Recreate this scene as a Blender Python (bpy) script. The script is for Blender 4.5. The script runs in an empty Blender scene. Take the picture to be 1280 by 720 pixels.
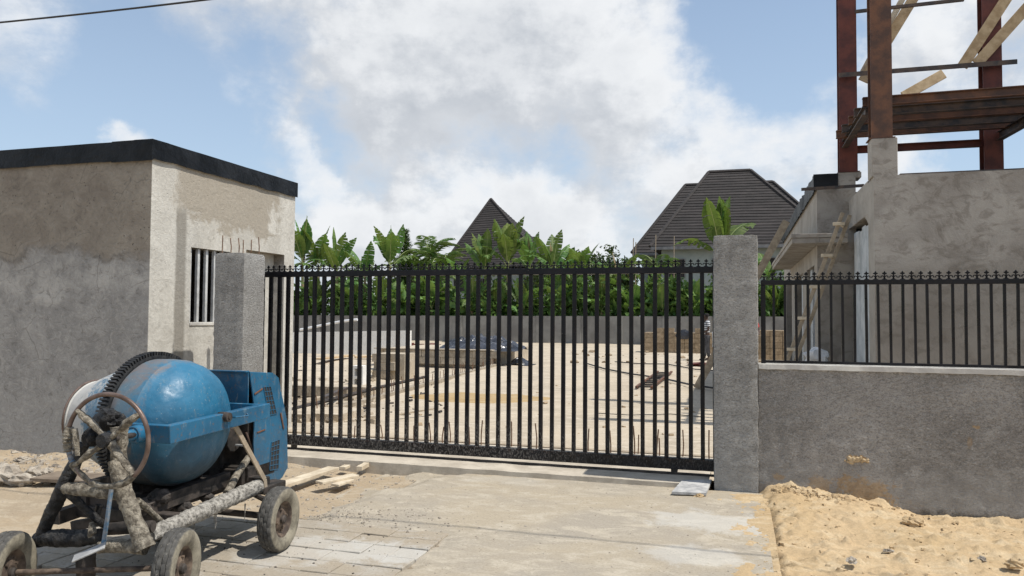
import bpy, math, random
import numpy as np
from mathutils import Vector, Matrix, noise as mn

SC = bpy.context.scene
COL = SC.collection
PI = math.pi
rnd = random.Random(7)

# ------------------------------------------------------------------ camera
F = 939.67                                   # focal length in pixels of a 1280 wide picture
PIT, YAW, ROL = [math.radians(a) for a in (2.126, 16.662, .3816)]
EYE = Vector((0, 0, 1.6))
cam_d = bpy.data.cameras.new('camera')
cam = bpy.data.objects.new('camera', cam_d); COL.objects.link(cam)
cam_d.sensor_width = 36; cam_d.lens = F / 1280 * 36; cam_d.clip_end = 3000; cam_d.clip_start = .05
cam.matrix_world = Matrix.Translation(EYE) @ Matrix.Rotation(YAW, 4, 'Z') @ Matrix.Rotation(PI/2 + PIT, 4, 'X') @ Matrix.Rotation(ROL, 4, 'Z')
SC.camera = cam

# ------------------------------------------------------------------ world, sun, exposure
SUN_EL = math.radians(61.5); SUN_AZ = math.radians(-2.5)      # measured from +X towards +Y
sdir = Vector((math.cos(SUN_EL)*math.cos(SUN_AZ), math.cos(SUN_EL)*math.sin(SUN_AZ), math.sin(SUN_EL)))
sun_d = bpy.data.lights.new('sun', 'SUN'); sun_d.energy = 4.2; sun_d.angle = math.radians(.6); sun_d.color = (1, .955, .88)
sun = bpy.data.objects.new('sun', sun_d); COL.objects.link(sun)
sun.rotation_euler = sdir.to_track_quat('Z', 'Y').to_euler()
SC.view_settings.view_transform = 'Standard'; SC.view_settings.look = 'None'
SC.view_settings.exposure = 0.12; SC.view_settings.gamma = 1

def raydir(u, v):
    a2 = (u-640)/F; b2 = (360-v)/F
    cr, sr = math.cos(ROL), math.sin(ROL)
    a = a2*cr + b2*sr; b = -a2*sr + b2*cr
    cp, sp = math.cos(PIT), math.sin(PIT)
    Y = cp - b*sp; Z = sp + b*cp
    cy, sy = math.cos(YAW), math.sin(YAW)
    return Vector((a*cy - Y*sy, a*sy + Y*cy, Z))
def _on(u, v, ax, val):
    d = raydir(u, v); k = (val - EYE[ax]) / d[ax]
    return EYE + d*k
def G(u, v, z=0): return _on(u, v, 2, z)     # a point seen at (u, v) on the level z
def T(u, v, t): return _on(u, v, 1, t)       # ... on the plane y = t
def S(u, v, s): return _on(u, v, 0, s)       # ... on the plane x = s

class NT:
    """small node-tree helper"""
    def __init__(s, tree): s.t = tree; s.N = tree.nodes; s.L = tree.links
    def new(s, typ, **kw):
        n = s.N.new(typ)
        for k, v in kw.items(): setattr(n, k, v)
        return n
    def put(s, sock, v):
        if v is None: return
        if hasattr(v, 'is_output'): s.L.new(v, sock)
        else:
            if isinstance(v, (tuple, list)) and len(v) == 3 and sock.type == 'RGBA': v = (*v, 1)
            sock.default_value = v
    def pos(s): return s.new('ShaderNodeNewGeometry').outputs['Position']
    def nrm(s): return s.new('ShaderNodeNewGeometry').outputs['Normal']
    def obj(s): return s.new('ShaderNodeTexCoord').outputs['Object']
    def rand(s): return s.new('ShaderNodeObjectInfo').outputs['Random']
    def scale(s, v, k):
        n = s.new('ShaderNodeVectorMath', operation='MULTIPLY'); s.put(n.inputs[0], v); s.put(n.inputs[1], k); return n.outputs[0]
    def add(s, v, k):
        n = s.new('ShaderNodeVectorMath', operation='ADD'); s.put(n.inputs[0], v); s.put(n.inputs[1], k); return n.outputs[0]
    def dist(s, v, k):
        n = s.new('ShaderNodeVectorMath', operation='DISTANCE'); s.put(n.inputs[0], v); s.put(n.inputs[1], k); return n.outputs['Value']
    def xyz(s, v):
        n = s.new('ShaderNodeSeparateXYZ'); s.put(n.inputs[0], v); return n.outputs
    def noise(s, v, sc, det=4, rough=.55, dist=0):
        n = s.new('ShaderNodeTexNoise'); s.put(n.inputs['Vector'], v); n.inputs['Scale'].default_value = sc
        n.inputs['Detail'].default_value = det; n.inputs['Roughness'].default_value = rough; n.inputs['Distortion'].default_value = dist
        return n.outputs['Fac']
    def vor(s, v, sc, feature='F1', out='Distance'):
        n = s.new('ShaderNodeTexVoronoi', feature=feature); s.put(n.inputs['Vector'], v); n.inputs['Scale'].default_value = sc; return n.outputs[out]
    def m(s, op, a, b=None, c=None, clamp=False):
        n = s.new('ShaderNodeMath', operation=op, use_clamp=clamp); s.put(n.inputs[0], a); s.put(n.inputs[1], b); s.put(n.inputs[2], c); return n.outputs[0]
    def rng(s, v, a, b, c=0., d=1., sm=True):
        n = s.new('ShaderNodeMapRange'); n.interpolation_type = 'SMOOTHSTEP' if sm else 'LINEAR'
        s.put(n.inputs[0], v)
        for i, x in enumerate((a, b, c, d)): s.put(n.inputs[i+1], x)
        return n.outputs[0]
    def mix(s, f, a, b, mode='MIX'):
        n = s.new('ShaderNodeMix', data_type='RGBA', blend_type=mode); s.put(n.inputs[0], f); s.put(n.inputs[6], a); s.put(n.inputs[7], b); return n.outputs[2]
    def bump(s, h, st, d, nrm=None):
        n = s.new('ShaderNodeBump'); s.put(n.inputs['Height'], h); n.inputs['Strength'].default_value = st; n.inputs['Distance'].default_value = d
        if nrm is not None: s.L.new(nrm, n.inputs['Normal'])
        return n.outputs[0]

world = bpy.data.worlds.new('World'); SC.world = world; world.use_nodes = True
w = NT(world.node_tree); w.N.clear()
sky = w.new('ShaderNodeTexSky', sky_type='NISHITA'); sky.sun_disc = False
sky.sun_elevation = SUN_EL; sky.sun_rotation = PI/2 - SUN_AZ; sky.air_density = 1.0; sky.dust_density = .35; sky.ozone_density = 1.0
D = w.new('ShaderNodeTexCoord').outputs['Generated']
# cloud banks: (u, v, radius in radians, weight), where the photograph has them; noise carries the cover on everywhere else
BANKS = [(470, 30, .20, .42), (520, 140, .11, .38), (430, 85, .07, .34), (620, 20, .14, .40), (600, 75, .22, .42), (740, 130, .20, .40), (880, 175, .16, .36), (340, 10, .17, .42), (420, 80, .10, .34), (200, -20, .14, .25), (35, 85, .12, .34), (150, 58, .05, .22), (850, 20, .10, .30), (660, 10, .12, .20),
         (298, 122, .045, .34), (375, 195, .07, .32), (165, 186, .040, .6), (450, 275, .13, .32), (560, 255, .12, .26), (680, 275, .13, .42), (820, 250, .12, .34), (1000, 120, .09, .32), (1180, 60, .15, .32), (1020, 190, .10, .30), (1200, 130, .08, .2),
         (980, 235, .10, .28), (1150, 200, .05, .34), (420, 225, .07, .22), (760, 205, .05, .22), (610, 130, .12, .2),
         (300, 75, .10, -.40), (180, 130, .15, -.44), (60, 165, .13, -.30), (415, 150, .06, -.30), (250, 180, .12, -.34), (960, 38, .10, -.62), (920, 85, .05, -.22), (620, 196, .085, -.34), (700, 200, .06, -.30), (560, 205, .06, -.26),
         (1240, 180, .08, -.40), (905, 0, .05, -.2), (350, 245, .05, -.16), (1060, 100, .03, -.12), (465, 205, .05, -.22), (850, 180, .04, -.14)]
def cover(vec):
    wob = w.new('ShaderNodeTexNoise'); w.put(wob.inputs['Vector'], vec); wob.inputs['Scale'].default_value = 7; wob.inputs['Detail'].default_value = 7; wob.inputs['Roughness'].default_value = .62
    vv = w.add(vec, w.scale(w.add(wob.outputs['Color'], (-.5, -.5, -.5)), (.16, .16, .16)))
    c = w.m('ADD', w.m('MULTIPLY', w.noise(vec, 3.0, 10, .60, .2), .85), w.m('MULTIPLY', w.noise(w.scale(vec, (1, 1, 1.7)), 11, 9, .62, .1), .42))
    pos = neg = None
    for u, v, r, wt in BANKS:
        d = raydir(u, v).normalized(); k = w.rng(w.dist(vv, tuple(d)), 0, r*1.75, abs(wt), 0)
        if wt > 0: pos = k if pos is None else w.m('SMOOTH_MAX', pos, k, .12)
        else: neg = k if neg is None else w.m('SMOOTH_MAX', neg, k, .1)
    return w.m('SUBTRACT', w.m('ADD', c, pos), neg)
c0 = cover(D)
c1 = cover(w.add(D, (.022, 0, .045)))
mask = w.rng(c0, .56, .90)
thick = w.rng(c0, .72, 1.12)
edge = w.rng(w.m('SUBTRACT', c0, c1), -.12, .12)
det = w.rng(w.noise(w.scale(D, (1, 1, 1.5)), 9, 9, .6, .2), .3, .7)
shade = w.m('ADD', w.m('MULTIPLY', edge, .66), w.m('MULTIPLY', det, .22)); shade = w.m('ADD', shade, w.m('MULTIPLY', w.m('SUBTRACT', 1, thick), .36), clamp=True)
ccol = w.mix(shade, (.49, .53, .59), (.90, .92, .945))
bg1 = w.new('ShaderNodeBackground'); w.L.new(sky.outputs[0], bg1.inputs[0]); bg1.inputs[1].default_value = .13
bg2 = w.new('ShaderNodeBackground'); w.L.new(ccol, bg2.inputs[0]); bg2.inputs[1].default_value = .90
haze = w.rng(w.xyz(D)[2], 0, .60, .66, .24)
bg3 = w.new('ShaderNodeBackground'); bg3.inputs[0].default_value = (.56, .70, .86, 1); bg3.inputs[1].default_value = .90
m0 = w.new('ShaderNodeMixShader'); w.L.new(haze, m0.inputs[0]); w.L.new(bg1.outputs[0], m0.inputs[1]); w.L.new(bg3.outputs[0], m0.inputs[2])
mx = w.new('ShaderNodeMixShader'); w.L.new(mask, mx.inputs[0]); w.L.new(m0.outputs[0], mx.inputs[1]); w.L.new(bg2.outputs[0], mx.inputs[2])
wo = w.new('ShaderNodeOutputWorld'); w.L.new(mx.outputs[0], wo.inputs[0])

# ------------------------------------------------------------------ object helpers
def tag(o, label=None, cat=None, group=None, kind=None):
    if label: o['label'] = label
    if cat: o['category'] = cat
    if group: o['group'] = group
    if kind: o['kind'] = kind
    return o
def thing(name, loc, label, cat, group=None):
    o = bpy.data.objects.new(name, None); COL.objects.link(o); o.location = loc; o.empty_display_size = .2
    return tag(o, label, cat, group)
class MB:
    def __init__(s): s.v = []; s.f = []; s.mi = []
    def vadd(s, pts): n = len(s.v); s.v.extend([tuple(p) for p in pts]); return n
    def face(s, idx, m=0): s.f.append(tuple(idx)); s.mi.append(m)
    def quad(s, a, b, c, d, m=0): n = s.vadd((a, b, c, d)); s.face((n, n+1, n+2, n+3), m)
    def poly(s, pts, m=0): n = s.vadd(pts); s.face(range(n, n+len(pts)), m)
    def box(s, a, b, m=0, mat=None):
        x0, y0, z0 = a; x1, y1, z1 = b
        P = [Vector(p) for p in ((x0,y0,z0),(x1,y0,z0),(x1,y1,z0),(x0,y1,z0),(x0,y0,z1),(x1,y0,z1),(x1,y1,z1),(x0,y1,z1))]
        if mat is not None: P = [mat @ p for p in P]
        n = s.vadd(P)
        for q in ((0,3,2,1),(4,5,6,7),(0,1,5,4),(1,2,6,5),(2,3,7,6),(3,0,4,7)): s.face([n+i for i in q], m)
    def bar(s, p, q, w_, h, up=(0,0,1), m=0):
        """box beam from p to q, width w_ across, height h along up"""
        p = Vector(p); q = Vector(q); d = (q-p).normalized(); u = Vector(up)
        x = d.cross(u)
        if x.length < 1e-4: x = d.cross(Vector((1, 0, 0)))
        x.normalize(); u = x.cross(d).normalized()
        C = [p + x*a*w_/2 + u*b*h/2 for a, b in ((-1,-1),(1,-1),(1,1),(-1,1))]; E = [c + (q-p) for c in C]
        n = s.vadd(C+E)
        for f in ((3,2,1,0),(4,5,6,7),(0,1,5,4),(1,2,6,5),(2,3,7,6),(3,0,4,7)): s.face([n+i for i in f], m)
    def ibeam(s, p, q, w_, h, tk=.014, up=(0,0,1), m=0):
        p = Vector(p); q = Vector(q); d = (q-p).normalized(); x = d.cross(Vector(up)).normalized(); u = x.cross(d).normalized()
        s.bar(p + u*(h/2-tk/2), q + u*(h/2-tk/2), w_, tk, u, m); s.bar(p - u*(h/2-tk/2), q - u*(h/2-tk/2), w_, tk, u, m)
        s.bar(p, q, tk, h-2*tk-.001, u, m)
    def tube(s, pts, r, n=10, m=0, cap=True, nz=0, seed=0, nsc=9, sub=1, flat=1, wrap=0):
        pts = [Vector(p) for p in pts]
        rr = r if isinstance(r, (list, tuple)) else [r]*len(pts)
        if sub > 1:
            P = []; R = []
            for i in range(len(pts)-1):
                for k in range(sub): P.append(pts[i].lerp(pts[i+1], k/sub)); R.append(rr[i] + (rr[i+1]-rr[i])*k/sub)
            P.append(pts[-1]); R.append(rr[-1]); pts, rr = P, R
        base = len(s.v); prev = None
        for i, p in enumerate(pts):
            d = (pts[min(i+1, len(pts)-1)] - pts[max(i-1, 0)]).normalized()
            if prev is None:
                x = d.cross(Vector((0, 0, 1)))
                if x.length < .05: x = d.cross(Vector((0, 1, 0)))
            else: x = prev - d*prev.dot(d)
            x.normalize(); y = d.cross(x).normalized(); prev = x
            for k in range(n):
                a = 2*PI*k/n; o = x*math.cos(a) + y*math.sin(a)*flat; rad = rr[i]
                if wrap:
                    ax = i*.43 + k*2*PI/n*.5/ (PI) + 1.6*mn.noise(p*6 + Vector((seed, 0, 0))); rad *= 1 - wrap*(abs((ax*1.7) % 1 - .5)*2)**3 + wrap*.7*mn.noise((p + o*rr[i])*Vector((34, 34, 60)).length*.35 + Vector((seed, 1, 2)))
                if nz: rad *= 1 + nz*(mn.fractal((p + o*rr[i])*nsc + Vector((seed*7.3, seed, 0)), .6, 2, 4))
                s.v.append(tuple(p + o*rad))
        for i in range(len(pts)-1):
            for k in range(n):
                a = base + i*n + k; b = base + i*n + (k+1) % n; s.face((a, b, b+n, a+n), m)
        if cap: s.face([base+k for k in range(n)][::-1], m); s.face([base+(len(pts)-1)*n+k for k in range(n)], m)
    def lathe(s, prof, n=24, m=0, mat=None, mod=None, close=True):
        """prof: (axial x, radius); axis = X"""
        base = len(s.v)
        for j, (x, r) in enumerate(prof):
            for k in range(n):
                a = 2*PI*k/n; rr = r + (mod(j, k, x, r) if mod else 0)
                p = Vector((x, rr*math.cos(a), rr*math.sin(a)))
                s.v.append(tuple(mat @ p if mat is not None else p))
        for j in range(len(prof)-1):
            for k in range(n):
                a = base + j*n + k; b = base + j*n + (k+1) % n; s.face((a, a+n, b+n, b), m)
    def build(s, name, mats, parent=None, smooth=False, bevel=0, loc=None, local=False):
        me = bpy.data.meshes.new(name)
        org = Vector((0, 0, 0))
        if loc is not None: org = Vector(loc)
        elif parent is not None: org = world_loc(parent)
        if local: me.from_pydata([tuple(p) for p in s.v], [], s.f)
        else: me.from_pydata([tuple(Vector(p)-org) for p in s.v], [], s.f)
        if not isinstance(mats, (list, tuple)): mats = [mats]
        for m_ in mats: me.materials.append(m_)
        if len(mats) > 1: me.polygons.foreach_set('material_index', s.mi)
        me.update()
        o = bpy.data.objects.new(name, me); COL.objects.link(o)
        if parent is not None:
            o.parent = parent
            if loc is not None: o.location = org - world_loc(parent)
        elif loc is not None: o.location = org
        if smooth:
            me.polygons.foreach_set('use_smooth', [True]*len(me.polygons))
            if smooth != 'all':
                try: me.set_sharp_from_angle(angle=math.radians(38))
                except Exception: pass
        if bevel:
            b = o.modifiers.new('bevel', 'BEVEL'); b.width = bevel; b.segments = 2; b.limit_method = 'ANGLE'; b.angle_limit = math.radians(40)
        return o
def world_loc(o):
    p = Vector(o.location); q = o.parent
    while q is not None: p = p + Vector(q.location); q = q.parent
    return p
def dup(o, loc, parent=None, rot=None, sc=None):
    c = o.copy(); COL.objects.link(c)
    c.parent = parent if parent is not None else o.parent
    c.location = loc
    if rot is not None: c.rotation_euler = rot
    if sc is not None: c.scale = sc
    return c

# vectorised lattice noise for ground sheets
_lat = np.random.RandomState(3).rand(256, 256)
def vnoise(x, y):
    xi = np.floor(x).astype(int); yi = np.floor(y).astype(int); fx = x-xi; fy = y-yi
    fx = fx*fx*(3-2*fx); fy = fy*fy*(3-2*fy)
    g = lambda a, b: _lat[a % 256, b % 256]
    return (g(xi, yi)*(1-fx) + g(xi+1, yi)*fx)*(1-fy) + (g(xi, yi+1)*(1-fx) + g(xi+1, yi+1)*fx)*fy
def fbm(x, y, sc, oc=5, gain=.5):
    v = 0; a = 1; tot = 0
    for i in range(oc): v = v + a*vnoise(x*sc*2**i + 17*i, y*sc*2**i + 31*i); tot += a; a *= gain
    return v/tot - .5
def sheet(name, x0, x1, y0, y1, step, hf, mat, kind='structure', skirt=.3):
    nx = max(2, int((x1-x0)/step)+1); ny = max(2, int((y1-y0)/step)+1)
    X, Y = np.meshgrid(np.linspace(x0, x1, nx), np.linspace(y0, y1, ny))
    Z = hf(X, Y)
    V = np.stack([X, Y, Z], -1).reshape(-1, 3)
    i = np.arange((ny-1)*nx).reshape(ny-1, nx)[:, :-1].ravel()
    Fq = np.stack([i, i+1, i+nx+1, i+nx], 1)
    me = bpy.data.meshes.new(name); me.from_pydata(V.tolist(), [], Fq.tolist()); me.materials.append(mat)
    me.polygons.foreach_set('use_smooth', [True]*len(me.polygons)); me.update()
    o = bpy.data.objects.new(name, me); COL.objects.link(o); o['kind'] = kind
    return o

# ------------------------------------------------------------------ materials
def newmat(name):
    m_ = bpy.data.materials.new(name); m_.use_nodes = True
    n = NT(m_.node_tree); b = m_.node_tree.nodes['Principled BSDF']
    return m_, n, b
def simple(name, c1, c2, sc=6, rough=.8, bump=.3, bsc=60, bd=.004, metal=0, det=6, spec=.4, world_=True, lo=.35, hi=.65, rnd_v=0):
    m_, n, b = newmat(name); P = n.pos() if world_ else n.obj()
    f = n.rng(n.noise(P, sc, det, .62), lo, hi)
    col = n.mix(f, c1, c2)
    if rnd_v:
        k = n.rng(n.rand(), 0, 1, 1-rnd_v, 1+rnd_v, sm=False)
        hs = n.new('ShaderNodeHueSaturation'); n.put(hs.inputs['Value'], k); n.put(hs.inputs['Color'], col); col = hs.outputs[0]
    n.put(b.inputs['Base Color'], col)
    b.inputs['Roughness'].default_value = rough; b.inputs['Metallic'].default_value = metal; b.inputs['Specular IOR Level'].default_value = spec
    if bump: n.put(b.inputs['Normal'], n.bump(n.noise(P, bsc, 6, .65), bump, bd))
    return m_

def plaster_left():
    m_, n, b = newmat('gatehouse plaster'); P = n.pos(); x, y, z = n.xyz(P)[:3]
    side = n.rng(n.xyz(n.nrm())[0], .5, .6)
    big = n.noise(P, .9, 7, .6, .4); med = n.noise(P, 3.2, 8, .65, .5); fine = n.noise(P, 26, 6, .7)
    tro = n.noise(n.scale(P, (1, 1, 1.3)), 6.5, 8, .74, 1.8)
    # street face: brown wetter band above, grey below
    lim = n.m('ADD', 2.25, n.m('MULTIPLY', n.m('SUBTRACT', big, .5), 1.0))
    up = n.rng(n.m('SUBTRACT', z, lim), -.06, .10)
    low = n.mix(n.rng(med, .3, .7), (.29, .28, .265), (.41, .395, .37))
    pale = n.rng(n.m('ADD', n.m('MULTIPLY', n.m('ABSOLUTE', n.m('SUBTRACT', z, n.m('SUBTRACT', lim, .28))), -1.8), n.m('MULTIPLY', med, 1.3)), .28, .8)
    low = n.mix(n.m('MULTIPLY', pale, .6), low, (.56, .54, .50))
    foot = n.rng(z, .62, .72); low = n.mix(n.m('MULTIPLY', n.m('SUBTRACT', 1, foot), .7), low, (.39, .375, .35))
    hi = n.mix(n.rng(med, .3, .7), (.25, .215, .175), (.345, .305, .25))
    front = n.mix(up, low, hi)
    seam = n.rng(n.m('ABSOLUTE', n.m('SUBTRACT', n.m('SUBTRACT', z, lim), .02)), .0, .05, .55, 0); front = n.mix(n.m('MULTIPLY', seam, n.rng(med, .4, .6)), front, (.11, .095, .08))
    front = n.mix(n.m('MULTIPLY', n.rng(tro, .50, .64, 0, .42), n.m('SUBTRACT', 1, n.m('MULTIPLY', up, .65))), front, (.55, .52, .475)); front = n.mix(n.rng(tro, .34, .46, .5, 0), front, (.13, .115, .10))
    crk = n.rng(n.vor(n.add(P, n.scale(n.noise(P, 2.5, 4), (.5, .5, .5))), 1.9, 'DISTANCE_TO_EDGE'), .0, .012, .45, 0); front = n.mix(n.m('MULTIPLY', crk, n.rng(med, .45, .55)), front, (.10, .09, .08))
    pits = n.rng(n.vor(P, 17), .10, .18, 1, 0)
    pm = n.m('MULTIPLY', pits, n.rng(n.noise(P, 2.2, 4), .5, .6))
    front = n.mix(n.m('MULTIPLY', n.m('MULTIPLY', pm, up), .7), front, (.07, .06, .05))
    # yard face: cream with a brown wash under the roof
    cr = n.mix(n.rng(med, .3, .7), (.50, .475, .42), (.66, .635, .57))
    e = n.m('ADD', n.m('MULTIPLY', n.m('SUBTRACT', med, .5), 1.5), n.m('MULTIPLY', n.m('SUBTRACT', big, .5), 1.0))
    pa = n.rng(n.m('ADD', z, e), 2.62, 2.80)
    pb = n.m('MULTIPLY', n.rng(n.m('ADD', y, e), 7.0, 7.3), n.rng(n.m('ADD', y, e), 9.0, 9.25, 1, 0))
    patch = n.m('MULTIPLY', pa, pb)
    cr = n.mix(n.m('MULTIPLY', patch, .85), cr, (.36, .315, .25))
    # darker trowelled strip by the window
    st = n.m('MULTIPLY', n.m('MULTIPLY', n.rng(n.m('ADD', y, n.m('MULTIPLY', e, .05)), 7.06, 7.10), n.rng(y, 7.22, 7.27, 1, 0)), n.m('MULTIPLY', n.rng(z, 2.72, 2.88, 1, 0), n.rng(z, .9, 1.1)))
    cr = n.mix(n.m('MULTIPLY', st, .8), cr, (.25, .23, .195))
    cr = n.mix(n.rng(n.noise(P, 7, 5, .7), .62, .75, 0, .55), cr, (.28, .25, .21))
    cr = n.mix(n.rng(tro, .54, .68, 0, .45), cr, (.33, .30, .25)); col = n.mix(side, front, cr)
    col = n.mix(n.rng(fine, .2, .8, 0, .28), col, (.12, .11, .10))
    n.put(b.inputs['Base Color'], col); b.inputs['Roughness'].default_value = .9; b.inputs['Specular IOR Level'].default_value = .2
    h = n.m('ADD', n.m('MULTIPLY', med, 1.0), n.m('MULTIPLY', fine, .35)); h = n.m('SUBTRACT', h, n.m('MULTIPLY', pm, .5)); h = n.m('ADD', h, n.m('MULTIPLY', tro, .8))
    n.put(b.inputs['Normal'], n.bump(h, .5, .025))
    return m_
def plaster_right():
    m_, n, b = newmat('building plaster'); P = n.pos(); z = n.xyz(P)[2]
    med = n.noise(P, 1.6, 8, .62, .6); fine = n.noise(P, 22, 6, .7); sm_ = n.noise(n.scale(P, (1, 1, 1.6)), 4.5, 6, .6, .8)
    col = n.mix(n.rng(med, .32, .68), (.285, .255, .222), (.41, .375, .33))
    col = n.mix(n.rng(sm_, .50, .66, 0, .5), col, (.165, .138, .11)); col = n.mix(n.rng(n.noise(n.add(P, (7, 3, 1)), 2.6, 9, .74, 1.4), .54, .66, 0, .5), col, (.17, .145, .118))
    col = n.mix(n.rng(n.noise(P, 9, 5, .6), .6, .72, 0, .5), col, (.40, .37, .33))
    col = n.mix(n.rng(z, 2.55, 2.15, 0, .45), col, (.15, .13, .105))
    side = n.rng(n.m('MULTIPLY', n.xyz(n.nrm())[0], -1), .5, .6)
    col = n.mix(n.m('MULTIPLY', side, .6), col, n.mix(n.rng(med, .3, .7), (.38, .345, .295), (.48, .445, .39)))  # yard-facing side paler and warmer: bounce light put into the colour
    n.put(b.inputs['Base Color'], col); b.inputs['Roughness'].default_value = .92; b.inputs['Specular IOR Level'].default_value = .2
    n.put(b.inputs['Normal'], n.bump(n.m('ADD', med, n.m('MULTIPLY', fine, .4)), .7, .03))
    return m_
def stucco(name, c1, c2, stains=False):
    m_, n, b = newmat(name); P = n.pos(); x, y, z = n.xyz(P)[:3]
    Ps = n.scale(P, (1, 1, 1.7))
    a = n.noise(Ps, 42, 4, .6, 1.2); c = n.noise(Ps, 90, 3, .6, .5); big = n.noise(P, 1.5, 6, .6, .4); streak = n.noise(n.scale(P, (1, 1, .35)), 3.5, 5, .6)
    col = n.mix(n.rng(big, .3, .7), c1, c2)
    col = n.mix(n.rng(a, .34, .54, .5, 0), col, (.08, .076, .07))
    col = n.mix(n.rng(a, .54, .70, 0, .5), col, (.56, .555, .54))
    col = n.mix(n.rng(streak, .55, .72, 0, .35), col, (.09, .082, .075))
    foot = n.rng(n.m('ADD', z, n.m('MULTIPLY', n.m('SUBTRACT', big, .5), .35)), .05, .42, .5, 0)
    col = n.mix(foot, col, (.38, .37, .35))
    if stains:
        pn = n.noise(P, 14, 7, .75)
        def blot(px, pz, rx, rz, wgt):
            dx = n.m('DIVIDE', n.m('SUBTRACT', x, px), rx); dz = n.m('DIVIDE', n.m('SUBTRACT', z, pz), rz)
            r = n.m('SQRT', n.m('ADD', n.m('MULTIPLY', dx, dx), n.m('MULTIPLY', dz, dz)))
            return n.rng(n.m('ADD', r, n.m('MULTIPLY', n.m('SUBTRACT', pn, .5), 3.6)), .55, .95, wgt, 0)
        tot = None
        for (u, v, ru, rv, k) in ((1075, 568, .10, .035, .9), (1085, 608, .26, .15, .6), (1030, 605, .12, .10, .45), (975, 592, .07, .03, .5), (1222, 526, .04, .025, .7), (1215, 545, .03, .05, .3), (1055, 622, .5, .09, .7)):
            q = T(u, v, 7.31); s_ = blot(q.x, q.z, ru, rv, k); tot = s_ if tot is None else n.m('MAXIMUM', tot, s_)
        col = n.mix(tot, col, n.mix(n.rng(n.noise(P, 30, 4), .3, .7), (.38, .23, .09), (.56, .38, .19)))
        wet = n.m('MULTIPLY', n.rng(n.m('ADD', z, n.m('MULTIPLY', pn, .25)), .02, .10, .75, 0), n.rng(x, 1.25, 1.6)); col = n.mix(wet, col, (.035, .033, .03))
        sand_foot = n.m('MULTIPLY', n.rng(n.m('ADD', z, n.m('MULTIPLY', pn, .2)), .10, .24, .4, 0), n.rng(x, 1.3, 1.0)); col = n.mix(sand_foot, col, (.33, .23, .13))
    n.put(b.inputs['Base Color'], col); b.inputs['Roughness'].default_value = .9; b.inputs['Specular IOR Level'].default_value = .25
    n.put(b.inputs['Normal'], n.bump(n.m('ADD', a, n.m('MULTIPLY', c, .5)), 1.0, .016))
    return m_
def ground_mat(name, c1, c2, c3, speck=.5, wash=None, bump=.5, wet=None):
    m_, n, b = newmat(name); P = n.pos(); x, y, z = n.xyz(P)[:3]
    big = n.noise(P, .7, 7, .62, .5); med = n.noise(n.scale(P, (1, 1.8, 1)), 3.4, 8, .68, .6); fine = n.noise(P, 55, 6, .75)
    col = n.mix(n.rng(big, .38, .62), c1, c2); col = n.mix(n.rng(med, .47, .64), col, c3)
    sm2 = n.noise(n.scale(n.add(P, (4, 9, 0)), (1, 2.2, 1)), 11, 8, .74, .8); col = n.mix(n.rng(sm2, .52, .66, 0, .4), col, n.mix(.5, c2, (.20, .165, .12)))
    sp = n.m('MULTIPLY', n.rng(n.vor(P, 34), .12, .22, 1, 0), n.rng(n.noise(P, 5, 4, .6), .46, .62))
    col = n.mix(n.m('MULTIPLY', sp, speck), col, (.10, .088, .07))
    sp2 = n.m('MULTIPLY', n.rng(n.vor(n.add(P, (3, 1, 0)), 26), .12, .2, 1, 0), n.rng(n.noise(n.add(P, (5, 5, 0)), 4, 4, .6), .55, .64))
    col = n.mix(n.m('MULTIPLY', sp2, speck*.8), col, (.66, .62, .55))
    col = n.mix(n.rng(fine, .30, .72, .30, 0), col, (.13, .105, .07))
    if wash:
        tot = None; wn = n.noise(P, 4.5, 7, .72, .5)
        for (u, v, rx, ry, k) in wash:
            q = G(u, v); dx = n.m('DIVIDE', n.m('SUBTRACT', x, q.x), rx); dy = n.m('DIVIDE', n.m('SUBTRACT', y, q.y), ry)
            r = n.m('SQRT', n.m('ADD', n.m('MULTIPLY', dx, dx), n.m('MULTIPLY', dy, dy)))
            s_ = n.rng(n.m('ADD', r, n.m('MULTIPLY', n.m('SUBTRACT', wn, .5), 2.6)), .6, 1.1, k, 0); tot = s_ if tot is None else n.m('MAXIMUM', tot, s_)
        col = n.mix(tot, col, (.60, .60, .57))
    n.put(b.inputs['Base Color'], col); b.inputs['Roughness'].default_value = .93; b.inputs['Specular IOR Level'].default_value = .15
    n.put(b.inputs['Normal'], n.bump(n.m('ADD', n.m('MULTIPLY', med, .8), n.m('MULTIPLY', fine, .45)), bump, .02))
    return m_
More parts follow.
